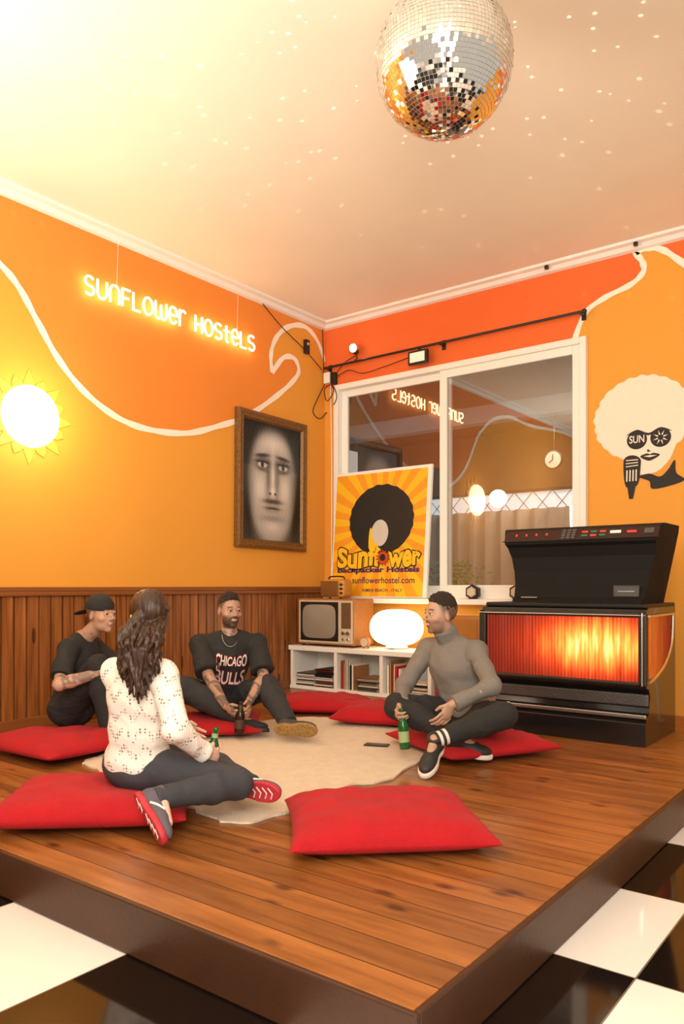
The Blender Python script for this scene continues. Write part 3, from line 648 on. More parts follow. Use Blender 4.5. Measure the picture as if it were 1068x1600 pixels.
img-= .28*G(.42,.52,.03,.12)+.24*G(.58,.52,.03,.12)+.20*G(.10,.4,.06,.25)+.26*G(.90,.4,.07,.25)+.18*G(.5,.185,.14,.02)
for sx in(-1,1):
    ex=.5+sx*.18; ey=.64
    img=img*(1-.70*E(ex,ey+.01,.120,.055,.22)); m=E(ex,ey,.080,.024,.09); img=img*(1-m)+m*.72
    m=E(ex,ey+.001,.026,.025,.09); img=img*(1-m)+m*.08
    img-=.35*G(ex,ey+.024,.075,.006); img-=.15*G(ex,ey-.045,.07,.009,sx*.1)
    m=E(ex,ey+.080,.110,.016,.2,rot=-sx*.08); img=img*(1-m)+m*.10
    m=E(.5+sx*.045,.402,.018,.009,.25); img=img*(1-m)+m*.08
m=E(.5,.27,.12,.026,.18); img=img*(1-m)+m*.36; img-=.30*G(.5,.276,.1,.0045); img+=.16*G(.5,.256,.05,.007)
m=E(.5,.335,.15,.020,.25); img=img*(1-m*.85)+m*.85*.07
m=np.clip(1-E(.5,.46,.44,.50,.06),0,1)*(Vv>.62); img=img*(1-m)+m*.05
img*= (1-.8*G(.5,1.04,.5,.06)); img+=.02*np.sin(U*90+3*np.sin(Vv*22))*np.sin(Vv*70)
img=np.clip(img,.02,.95); cc=(img[...,None]*A_(1,.95,.90))**1.5
P=[fp(fu+u*(1-2*fu),fv+v*(1-2*fv),.03) for u,v in zip(U.ravel(),Vv.ravel())]
idx=np.arange(nu*nv).reshape(nv,nu); Q=np.stack([idx[:-1,:-1],idx[:-1,1:],idx[1:,1:],idx[1:,:-1]],-1).reshape(-1,4)
m_canvas=M("painted_canvas",(1,1,1),.45,attr=True,ns=300,na=.05)
mkobj("canvas",P,Q,m_canvas,colors=cc.reshape(-1,3),parent=fr_)

# ------------------------------------------------------------ afro singer mural
af=empty("wall_mural",(3.2,-.005,1.75),label="white afro singer mural with sunglasses and microphone",category="mural")
def ws(pts,l,mat,name): mkobj(name,[(u,-l,v) for u,v in pts],[tuple(range(len(pts)))],mat,parent=af)
m_mw=M("mural_white_paint",lin(245,230,210),.7,na=.04); m_mk=M("mural_black_paint",(.02,.015,.012),.7)
ws([(3.2+.375*math.cos(a)*(1+.018*math.sin(a*27)+.012*math.sin(a*11)),2.325+.335*math.sin(a)*(1+.02*math.sin(a*25))) for a in np.linspace(0,6.283,160)[:-1]],.003,m_mw,"afro_hair")
ws([tuple(p) for p in catmull([(3.12,2.2),(3.46,2.2),(3.44,2.04),(3.38,1.94),(3.28,1.88),(3.14,1.90),(3.07,2.06)],6,True)],.0035,m_mw,"face")
for cx in(3.165,3.345):
    ws([(cx+.078*math.cos(a),2.155+.075*math.sin(a)) for a in np.linspace(0,6.283,30)[:-1]],.005,m_mk,"sunglass_lens")
ws([tuple(p) for p in catmull([(3.08,2.195),(3.165,2.235),(3.255,2.20),(3.345,2.235),(3.43,2.195),(3.345,2.215),(3.255,2.18),(3.165,2.215)],4,True)],.0052,m_mk,"sunglass_bridge")
text_obj("lens_lettering","SUN",(3.165,-.006,2.16),(1,0,0),(0,0,1),.115,.058,m_mw,parent=af,offset=.015)
for k in range(8):
    a=math.pi*k/4+.3; ux,uy=math.cos(a),math.sin(a)
    ws([(3.345+.022*ux-.006*uy,2.155+.022*uy+.006*ux),(3.345+.060*ux,2.155+.060*uy),(3.345+.022*ux+.006*uy,2.155+.022*uy-.006*ux)],.0065,m_mw,"lens_pattern")
ws([(3.25,2.075),(3.24,2.055),(3.26,2.05),(3.275,2.058),(3.262,2.06)],.005,m_mk,"nose_line")
ws([tuple(p) for p in catmull([(3.19,2.02),(3.24,2.04),(3.265,2.032),(3.29,2.04),(3.34,2.02),(3.28,1.985),(3.24,1.985)],4,True)],.005,m_mk,"lips")
ws([(3.215,2.019),(3.265,2.024),(3.32,2.019),(3.265,2.008)],.006,m_mw,"teeth")
ws([tuple(p) for p in catmull([(3.18,1.86),(3.26,1.82),(3.28,1.76),(3.40,1.77),(3.52,1.81),(3.46,1.87),(3.45,1.97),(3.40,1.90),(3.34,1.85),(3.26,1.88)],5,True)],.005,m_mk,"shoulder_shape")
ws([tuple(p) for p in catmull([(3.06,1.97),(3.08,2.025),(3.14,2.035),(3.19,2.005),(3.195,1.95),(3.17,1.80),(3.08,1.79)],5,True)],.0062,m_mk,"microphone_head")
ws([(3.09,1.80),(3.16,1.81),(3.135,1.69),(3.105,1.69)],.006,m_mk,"microphone_stem")
for k in range(4): ws([(3.082+k*.024,1.83),(3.092+k*.024,1.83),(3.094+k*.024,1.92),(3.084+k*.024,1.92)],.0075,m_mw,"microphone_slot")
for k in range(3): ws([(3.08,1.945+k*.025),(3.175,1.95+k*.022),(3.175,1.957+k*.022),(3.08,1.952+k*.025)],.0075,m_mw,"microphone_slot")

# ------------------------------------------------------------ neon sign
def arc(cx,cy,rx,ry,a0,a1,n=10): return [(cx+rx*math.cos(math.radians(a0+(a1-a0)*i/n)),cy+ry*math.sin(math.radians(a0+(a1-a0)*i/n))) for i in range(n+1)]
GL={'S':[arc(.45,.74,.42,.26,35,270,9)+arc(.45,.25,.42,.25,90,-145,9)],
'U':[[(0,1),(0,.4)]+arc(.45,.4,.45,.4,180,360)+[(.9,1)]],
'N':[[(0,0),(0,.6)]+arc(.45,.6,.45,.4,180,0)+[(.9,0)]],
'F':[[(0,0),(0,.98),(.02,1),(.8,1)],[(0,.5),(.65,.5)]],'L':[[(0,1),(0,.02),(.02,0),(.75,0)]],
'O':[arc(.5,.5,.5,.5,90,450,20)],
'W':[[(0,1),(0,.35)]+arc(.3,.3,.3,.3,180,360)+[(.6,.85)],[(.6,.32)]+arc(.9,.3,.3,.3,185,360)+[(1.2,1)]],
'e':[[(.02,.5),(.9,.5)]+arc(.46,.5,.45,.5,8,320,16)],
'r':[[(0,0),(0,1)],[(0,.55)]+arc(.4,.6,.4,.38,170,45,6)],
'H':[[(0,0),(0,1)],[(.8,0),(.8,1)],[(0,.5),(.8,.5)]],
't':[[(.3,1.05),(.3,.25)]+arc(.5,.2,.2,.2,170,290,5),[(0,.72),(.7,.72)]]}
wd={'S':.88,'U':.9,'N':.9,'F':.8,'L':.75,'O':1,'W':1.2,'e':.9,'r':.7,'H':.8,'t':.7,' ':.55}
txt="SUNFLOWer HOSteLS"
tot=sum(wd[c]+.32 for c in txt)-.32; Lw=1.80; sx=Lw/tot; y0=-2.90
ns=empty("neon_sign",(.05,-2.0,3.15),label="glowing warm white neon sign reading sunflower hostels",category="neon sign")
x=0
for ch in txt:
    if ch!=' ':
        mb=MB()
        for st in GL[ch]:
            pts=[(.045,y0+(x+px)*sx,3.165+py*.135) for px,py in st]; mb.tube(pts,.0085,n=8)
        mb.obj("letter",[m_glow_neon],parent=ns,smooth=True)
    x+=wd[ch]+.32
for yv in(-2.6,-1.3):
    MB().tube([(.02,yv,3.3),(.015,yv+.02,3.68)],.0015,n=5).obj("hanging_wire",[m_white],parent=ns)
sn=empty("sun_wall_lamp",(.05,-3.32,1.85),label="round glowing sun shaped wall lamp with petals",category="wall lamp")
MB().lathe([(.001,.06),(.12,.058),(.195,.045),(.215,.02),(.215,0)][::-1],(.02,-3.32,2.18),(1,0,0),n=48).obj("lamp_disc",[m_glow_sun],parent=sn,smooth=True)
for k in range(16):
    a=2*math.pi*k/16; r1=.335 if k%2==0 else .29
    pts=[]
    for (r,w_) in((.20,-.05),(.25,-.036),(r1,0),(.25,.036),(.20,.05)):
        pts.append((r*math.cos(a)-w_*math.sin(a),r*math.sin(a)+w_*math.cos(a)))
    MB().prism(pts,lambda u,v,dd:(dd,-3.32+u,2.18+v),.004+.002*(k%2),.007+.002*(k%2)).obj("petal",[m_petal],parent=sn)

# ------------------------------------------------------------ disco ball
bc=A_(3.315,-3.315,3.30); br_=.30
db=empty("disco_ball",(bc[0],bc[1],bc[2]-br_),label="large mirrored disco ball hanging from the ceiling",category="disco ball")
t=NT("mirror_tile"); t.base(t.mix(t.noise(3),(.86,.84,.82),(.97,.95,.93))); t.set(Metallic=1.0,Roughness=.04); m_mir=t.m
V=[];F=[]; rows=54
for j in range(rows):
    p0=-math.pi/2+math.pi*(j+.05)/rows; p1=-math.pi/2+math.pi*(j+.95)/rows; pm=(p0+p1)/2
    nc=max(4,int(round(2*math.pi*math.cos(pm)/(math.pi/rows))))
    for i in range(nc):
        a0=2*math.pi*(i+.05)/nc;a1=2*math.pi*(i+.95)/nc
        q=[A_(math.cos(p)*math.cos(a),math.cos(p)*math.sin(a),math.sin(p)) for p,a in((p0,a0),(p0,a1),(p1,a1),(p1,a0))]
        cen=sum(q)/4; n_=nz(cen); tl=nz(n_+RNG.randn(3)*.05)
        o=len(V)
        for v in q: 
            dlt=v-cen; dlt=dlt-tl*np.dot(dlt,tl); V.append(bc+br_*(n_*1.002+dlt))
        F.append((o,o+1,o+2,o+3))
mkobj("mirror_tiles",V,F,m_mir,parent=db)
MB().ellip(bc,(br_*.992,)*3,n=48,m=32).obj("ball_core",[M("pale_grout",(.55,.52,.48),.5)],parent=db,smooth=True)
MB().cyl((bc[0],bc[1],bc[2]+br_),(bc[0],bc[1],H),.012).obj("hanging_rod",[m_chrome],parent=db)
MB().lathe([(.05,0),(.06,.03),(.06,.06)],(bc[0],bc[1],H-.06)).obj("motor_housing",[m_white],parent=db)

# ------------------------------------------------------------ curtain rail, lights, wiring
cr=empty("curtain_rail",(1.4,-.08,3.23),label="long thin black rail mounted above the window",category="rail")
MB().tube([(.05,-.08,3.235),(2.76,-.08,3.24)],.012).obj("rail",[m_black],parent=cr)
for x in(.08,1.42,2.74):
    mb=MB(); mb.box((x-.012,-.085,3.22),(x+.012,-.001,3.245)); mb.box((x-.02,-.012,3.19),(x+.02,-.001,3.28)); mb.obj("bracket",[m_black],parent=cr)
MB().ellip((2.77,-.08,3.24),(.02,.02,.02)).obj("end_knob",[m_black],parent=cr)
fll=empty("floodlight",(1.2,-.1,3.07),label="small black floodlight above the window",category="light fixture")
MB().box((1.10,-.13,3.07),(1.31,-.09,3.20),0,.008).obj("housing",[m_black],parent=fll)
MB().box((1.125,-.134,3.09),(1.285,-.129,3.18),0,.003).obj("lens",[M("frosted_lens",lin(235,215,190),.3,emis=(1,.85,.65),es=.4)],parent=fll)
MB().box((1.19,-.1,3.19),(1.22,-.07,3.222),0,.003).obj("bracket",[m_black],parent=fll)
spt=empty("spotlight",(.44,-.1,3.3),label="small lit spotlight clamped near the rail",category="light fixture")
MB().lathe([(.03,0),(.035,.05),(.045,.09)],(.44,-.05,3.34),(.3,-1,.1)).obj("housing",[m_black],parent=spt)
MB().ellip((.47,-.145,3.352),(.04,.02,.04)).obj("bulb",[M("spot_bulb",(1,.9,.8),.3,emis=(1,.85,.65),es=14)],parent=spt)
MB().tube([(.44,-.06,3.34),(.44,-.03,3.28),(.44,-.075,3.25)],.006).obj("bracket",[m_black],parent=spt)
ws_=empty("wall_sensor",(.02,-.32,3.33),label="small black box sensor on the orange wall",category="sensor")
MB().box((0.001,-.35,3.335),(.04,-.29,3.475),0,.006).obj("housing",[m_black],parent=ws_)
MB().lathe([(.015,0),(.013,.006)],(.04,-.32,3.43),(1,0,0)).obj("lens",[m_cream],parent=ws_)
jbx=empty("junction_box",(.1,-.03,3.08),label="white and black junction box in the corner",category="junction box")
MB().box((.02,-.05,3.09),(.10,-.001,3.2),0,.006).obj("cover",[m_white],parent=jbx)
MB().box((.11,-.05,3.07),(.17,-.001,3.19),0,.006).obj("plug",[m_black],parent=jbx)
m_cab=M("black_cable_rubber",(.015,.012,.01),.6)
cabs=[[(.01,-.99,3.68),(.03,-.7,3.5),(.03,-.35,3.36),(.04,-.1,3.22)],[(.13,-.05,3.07),(.16,-.06,2.98),(.08,-.065,2.9),(.06,-.08,3.02),(.15,-.07,3.05),(.21,-.07,2.93),(.16,-.055,2.85)],
[(.17,-.05,3.12),(.35,-.06,3.17),(.55,-.09,3.10),(.8,-.09,3.12),(1.1,-.09,3.16)],[(.44,-.06,3.3),(.3,-.05,3.26),(.2,-.05,3.18)],[(.01,-.05,3.65),(.015,-.04,3.3),(.02,-.05,3.2)],[(.04,-.05,3.08),(.02,-.12,2.95),(.006,-.2,2.78),(.008,-.1,2.72),(.03,-.006,2.8)]]
for c_ in cabs: MB().tube(catmull(c_,8),.0045,n=6).obj("cable",[m_cab],label="loose black cable running along the corner wall",category="cable",group="black wall cables")
MB().tube(catmull([(.09,-.02,3.08),(.10,-.012,2.4),(.10,-.012,1.6),(.10,-.02,.9),(.09,-.03,.01)],8),.006,n=6).obj("cable",[m_white],label="white cable running down beside the window frame",category="cable")
for x in(2.45,3.18): MB().box((x-.015,-.10,3.66),(x+.015,-.07,3.69),0,.004).obj("ceiling_hook",[m_black],label="tiny black hook fixed to the white moulding",category="hook",group="hooks on the moulding")

# ============================================================ people
class Field:
    def __init__(s,lo,hi,h):
        s.lo=np.array(lo,float); s.h=h; s.n=np.ceil((np.array(hi)-s.lo)/h).astype(int)+1
        s.d=np.full(s.n,1.0,np.float32)
        s.ax=[(s.lo[i]+h*np.arange(s.n[i])).astype(np.float32) for i in range(3)]
    def win(s,lo,hi):
        i0=np.clip(np.floor((np.array(lo)-s.lo)/s.h).astype(int),0,s.n-1); i1=np.clip(np.ceil((np.array(hi)-s.lo)/s.h).astype(int)+1,1,s.n)
        sl=tuple(slice(a,b) for a,b in zip(i0,i1))
        return sl,s.ax[0][sl[0]][:,None,None],s.ax[1][sl[1]][None,:,None],s.ax[2][sl[2]][None,None,:]
    def comb(s,sl,d,k,sub):
        D=s.d[sl]
        if D.size==0: return
        if sub:
            d=-d; h=np.clip(.5-.5*(d-D)/k,0,1) if k>0 else None
            if k>0: s.d[sl]=D*h+d*(1-h)+k*h*(1-h)
            else: s.d[sl]=np.maximum(D,d)
        else:
            if k>0:
                h=np.clip(.5+.5*(d-D)/k,0,1); s.d[sl]=d*(1-h)+D*h-k*h*(1-h)
            else: s.d[sl]=np.minimum(D,d)
    def cap(s,a,b,ra,rb=None,k=.01,flat=False,flat0=False,sub=False):
        rb=ra if rb is None else rb; a=np.array(a,float);b=np.array(b,float); m=max(ra,rb)+k+3*s.h
        sl,X,Y,Z=s.win(np.minimum(a,b)-m,np.maximum(a,b)+m); ab=b-a; L2=max(1e-9,ab@ab)
        tr=((X-a[0])*ab[0]+(Y-a[1])*ab[1]+(Z-a[2])*ab[2])/L2; t=np.clip(tr,0,1)
        d=np.sqrt((X-a[0]-t*ab[0])**2+(Y-a[1]-t*ab[1])**2+(Z-a[2]-t*ab[2])**2)-(ra+(rb-ra)*t)
        L=math.sqrt(L2)
        if flat: d=np.maximum(d,(tr-1)*L)
        if flat0: d=np.maximum(d,-tr*L)
        s.comb(sl,d.astype(np.float32),k,sub)
    def ell(s,c,r,R=None,k=.01,sub=False):
        c=np.array(c,float); m=max(r)+k+3*s.h; sl,X,Y,Z=s.win(c-m,c+m)
        X=X-c[0];Y=Y-c[1];Z=Z-c[2]
        if R is None: R=np.eye(3)
        P=[R[i][0]*X+R[i][1]*Y+R[i][2]*Z for i in range(3)]
        k0=np.sqrt(sum((P[i]/r[i])**2 for i in range(3)))+1e-6; k1=np.sqrt(sum((P[i]/r[i]**2)**2 for i in range(3)))+1e-6
        s.comb(sl,(k0*(k0-1)/k1).astype(np.float32),k,sub)
    def box(s,c,hf,R,rad=.005,k=.005,sub=False):
        c=np.array(c,float); m=np.linalg.norm(hf)+k+3*s.h; sl,X,Y,Z=s.win(c-m,c+m); X=X-c[0];Y=Y-c[1];Z=Z-c[2]
        q=[np.abs(R[i][0]*X+R[i][1]*Y+R[i][2]*Z)-hf[i]+rad for i in range(3)]
        d=np.sqrt(sum(np.maximum(x,0)**2 for x in q))+np.minimum(np.maximum(np.maximum(q[0],q[1]),q[2]),0)-rad
        s.comb(sl,d.astype(np.float32),k,sub)
    def cut(s,fn):
        s.d=np.maximum(s.d,fn(s.ax[0][:,None,None],s.ax[1][None,:,None],s.ax[2][None,None,:]).astype(np.float32))
    def mesh(s):
        d=s.d; S=d<0; nx,ny,nz_=d.shape
        c=np.zeros((nx-1,ny-1,nz_-1),np.int8)
        for i in(0,1):
            for j in(0,1):
                for k in(0,1): c+=S[i:nx-1+i,j:ny-1+j,k:nz_-1+k]
        act=(c>0)&(c<8); ids=np.argwhere(act); idx=np.full(act.shape,-1,np.int64); idx[act]=np.arange(len(ids))
        acc=np.zeros((len(ids),3)); num=np.zeros(len(ids))
        cs=[(i,j,k) for i in(0,1) for j in(0,1) for k in(0,1)]
        for a in cs:
            for ax in range(3):
                if a[ax]==0:
                    b=list(a); b[ax]=1
                    A=ids+np.array(a);B=ids+np.array(b); da=d[A[:,0],A[:,1],A[:,2]];dbb=d[B[:,0],B[:,1],B[:,2]]
                    m=(da<0)!=(dbb<0); t=(da[m]/(da[m]-dbb[m]))[:,None]
                    acc[m]+=np.array(a)+(np.array(b)-np.array(a))*t; num[m]+=1
        V=s.lo+s.h*(ids+acc/num[:,None]); Fs=[]
        for ax in range(3):
            o1,o2=[(1,2),(2,0),(0,1)][ax]
            sa=[slice(None)]*3; sb=[slice(None)]*3
            sa[ax]=slice(0,-1); sb[ax]=slice(1,None); sa[o1]=sb[o1]=slice(1,-1); sa[o2]=sb[o2]=slice(1,-1)
            a=S[tuple(sa)];b=S[tuple(sb)]; m=a!=b; e=np.argwhere(m); 
            if len(e)==0: continue
            e[:,o1]+=1; e[:,o2]+=1
            def g(d1,d2):
                q=e.copy(); q[:,o1]+=d1; q[:,o2]+=d2; return idx[q[:,0],q[:,1],q[:,2]]
            Q=np.stack([g(-1,-1),g(0,-1),g(0,0),g(-1,0)],-1); fl=~a[m]; Q[fl]=Q[fl][:,::-1]; Fs.append(Q)
        return V,np.concatenate(Fs)
def vnz(p,s,seed=0):
    x,y,z=p[:,0]*s+seed,p[:,1]*s+seed*1.7,p[:,2]*s-seed
    return (np.sin(x+1.7*np.sin(y*.9+z*.4))+np.sin(y*1.1+1.5*np.sin(z*1.2+x*.5))+np.sin(z*.95+1.6*np.sin(x*.8-y*.6)))/3
def fmesh(name,F,mat,disp=None,colors=None,**kw):
    V,Q=F.mesh()
    if disp:
        a=V[Q[:,1]]-V[Q[:,0]];b=V[Q[:,3]]-V[Q[:,0]]; n=np.cross(a,b); N=np.zeros_like(V)
        for i in range(4): np.add.at(N,Q[:,i],n)
        N/=np.linalg.norm(N,axis=1)[:,None]+1e-9
        V=V+N*disp(V)[:,None]
    col=colors(V) if colors else None
    return mkobj(name,V,Q,mat,smooth=True,colors=col,**kw),V,Q
def ik(a,c,l1,l2,h):
    a=np.array(a,float);c=np.array(c,float);h=np.array(h,float); d_=c-a;L=np.linalg.norm(d_)
    if L>(l1+l2)*.995: s_=L/((l1+l2)*.995); l1*=s_;l2*=s_
    x=(l1*l1-l2*l2+L*L)/(2*L); hh=math.sqrt(max(0,l1*l1-x*x)); dn_=d_/L; p=h-a; p=p-dn_*(p@dn_); return a+dn_*x+nz(p)*hh
m_skin=M("skin",(1,1,1),.5,attr=True,ns=40,na=.06,bs=200,ba=.05); 
m_eye=M("eye",(1,1,1),.15,attr=True,ns=5,na=.02)
def folds(amp,f,seed):
    def fn(V):
        base=vnz(V,f,seed); ridg=1-np.abs(vnz(V*A_(1,1,.6),f*1.3,seed+3))*2; r2=1-np.abs(vnz(V*A_(.7,1,1.2),f*2.1,seed+7))*2
        return amp*(.6*base+.9*ridg+.45*r2)
    return fn
def hand(F,w,dr,n,right,curl,s=1.0,tc=.4):
    dr=nz(dr); n=np.array(n,float); n=nz(n-dr*(n@dr)); th=np.cross(dr,n); 
    if not right: th=-th
    F.ell(w+dr*.042*s,(.052*s,.038*s,.016*s),np.array([dr,th,n]),k=.012)
    F.ell(w+dr*.03*s+th*.022*s+n*.008*s,(.032*s,.018*s,.015*s),np.array([nz(dr+th*.5),nz(th-dr*.5),n]),k=.01)
    for i,(o,L) in enumerate(((.033,.90),(.011,1.0),(-.011,.94),(-.033,.74))):
        b=w+dr*(.078-.004*abs(i-1))*s+th*o*s; a=0; p=b; dd0=nz(dr+th*o*3.0)
        for j,(sl,rr) in enumerate(((.043,.0092),(.027,.0085),(.022,.0076))):
            a+=curl[j]*(1+.08*i); v=math.cos(a)*dd0+math.sin(a)*n; q=p+v*sl*L*s; F.cap(p,q,rr*s,(rr-.0008)*s,k=.0025); p=q
    p=w+dr*.022*s+th*.03*s; v=nz(dr*.75+th*.65+n*.35); q=p+v*.036*s; F.cap(w+dr*.015*s+th*.012*s,p,.014*s,.012*s,k=.008); F.cap(p,q,.0115*s,.010*s,k=.004)
    v=nz(dr*.9+th*(.35-tc)+n*(.3+tc)); F.cap(q,q+v*.03*s,.010*s,.008*s,k=.003)
def headframe(hc,fwd):
    f=nz(fwd); r=nz(np.cross(f,(0,0,1))); u=np.cross(r,f); return hc,r,f,u
def head(F,hf,s,smile=0):
    c,r,f,u=hf; R=np.array([r,f,u]); P=lambda a,b,d_: c+s*(r*a+f*b+u*d_)
    F.ell(P(0,-.012,.032),(.074*s,.094*s,.086*s),R,k=.01)
    F.ell(P(0,.026,-.028),(.060*s,.066*s,.082*s),R,k=.02)
    F.ell(P(0,.028,-.074),(.050*s,.048*s,.034*s),R,k=.018)
    F.ell(P(0,.068,-.099),(.019*s,.015*s,.014*s),R,k=.015)
    for q in(-1,1):
        F.ell(P(q*.043,.056,-.024),(.022*s,.024*s,.020*s),R,k=.015)
        F.ell(P(q*.031,.100,.006),(.018*s,.015*s,.010*s),R,k=.010,sub=True)
        F.ell(P(q*.076,-.006,-.006),(.009*s,.018*s,.030*s),R,k=.005)
    F.cap(P(-.036,.081,.025),P(.036,.081,.025),.0085*s,k=.012)
    F.cap(P(0,.088,.012),P(0,.110,-.022),.0058*s,.0095*s,k=.006)
    for q in(-1,1): F.ell(P(q*.011,.099,-.028),(.008*s,.009*s,.007*s),R,k=.005)
    for q in(-1,1):
        F.cap(P(q*.022,.082,-.052+smile*.006),P(0,.092,-.052),.0045*s,.0062*s,k=.005)
        F.cap(P(q*.020,.082,-.055+smile*.005),P(0,.089,-.064),.004*s,.0068*s,k=.005)
        F.cap(P(q*.019,.0865,.0125),P(q*.031,.0895,.0150),.0042*s,.0046*s,k=.003); F.cap(P(q*.031,.0895,.0150),P(q*.044,.080,.0105),.0046*s,.0040*s,k=.003)
        F.cap(P(q*.020,.0855,-.001),P(q*.043,.080,-.001),.0042*s,k=.003)
def loc(V,hf,s): 
    c,r,f,u=hf; D=(V-c)/s; return D@r,D@f,D@u
def sst(x,a,b): t=np.clip((x-a)/(b-a),0,1); return t*t*(3-2*t)
def shoe(P,an,toe,upv,mu,ms,s=1.0,label=None,bars=None):
    tx=nz(toe); uz=np.array(upv,float); uz=nz(uz-tx*(uz@tx)); ty=np.cross(uz,tx); R=np.array([tx,ty,uz]); Q=lambda a,b,c_: an+s*(tx*a+ty*b+uz*c_)
    e=empty("shoe",tuple(Q(.06,0,-.08)),parent=P,**({'label':label} if label else {}))
    F=Field(an-.30,an+.30,.005)
    F.cap(Q(-.005,0,.025),Q(-.01,0,-.03),.043*s,.044*s,k=.01,flat0=True); F.cap(Q(0,0,-.035),Q(.10,0,-.045),.040*s,.036*s,k=.02); F.ell(Q(.125,0,-.05),(.075*s,.044*s,.030*s),R,k=.02); F.ell(Q(-.02,0,-.04),(.045*s,.038*s,.04*s),R,k=.01)
    F.cut(lambda X,Y,Z:-((X-an[0])*uz[0]+(Y-an[1])*uz[1]+(Z-an[2])*uz[2])-.066*s)
    fmesh("upper",F,mu,parent=e)
    F=Field(an-.30,an+.30,.005)
    F.ell(Q(-.02,0,-.078),(.050*s,.038*s,.05*s),R,k=.01); F.ell(Q(.125,0,-.078),(.085*s,.050*s,.05*s),R,k=.01); F.box(Q(.05,0,-.075),(.06*s,.036*s,.03*s),R,.01,k=.02)
    F.cut(lambda X,Y,Z:((X-an[0])*uz[0]+(Y-an[1])*uz[1]+(Z-an[2])*uz[2])+.060*s); F.cut(lambda X,Y,Z:-((X-an[0])*uz[0]+(Y-an[1])*uz[1]+(Z-an[2])*uz[2])-.088*s)
    fmesh("sole",F,ms,parent=e)
    if bars is not None:
        mb=MB()
        for a in(-.03,.0,.06,.09,.12,.15): mb.tube([Q(a,-.026,-.088),Q(a+.022,0,-.0885),Q(a+.012,.026,-.088)],.0035*s,n=6)
        mb.obj("sole_tread",[bars],parent=e)
        mb=MB()
        for q in(-1,1): mb.tube([Q(.03,q*.041,-.055),Q(.055,q*.040,-.035),Q(.085,q*.030,-.016)],.005*s,n=6)
        mb.obj("side_stripe",[m_white],parent=e)
    mb=MB()
    for k in range(4):
        a=.045+.022*k; z=-.003-.011*k; mb.tube([Q(a,-.024,z-.010),Q(a+.004,0,z),Q(a,.024,z-.010)],.0035*s,n=6)
    mb.obj("laces",[m_white],parent=e)
    return e
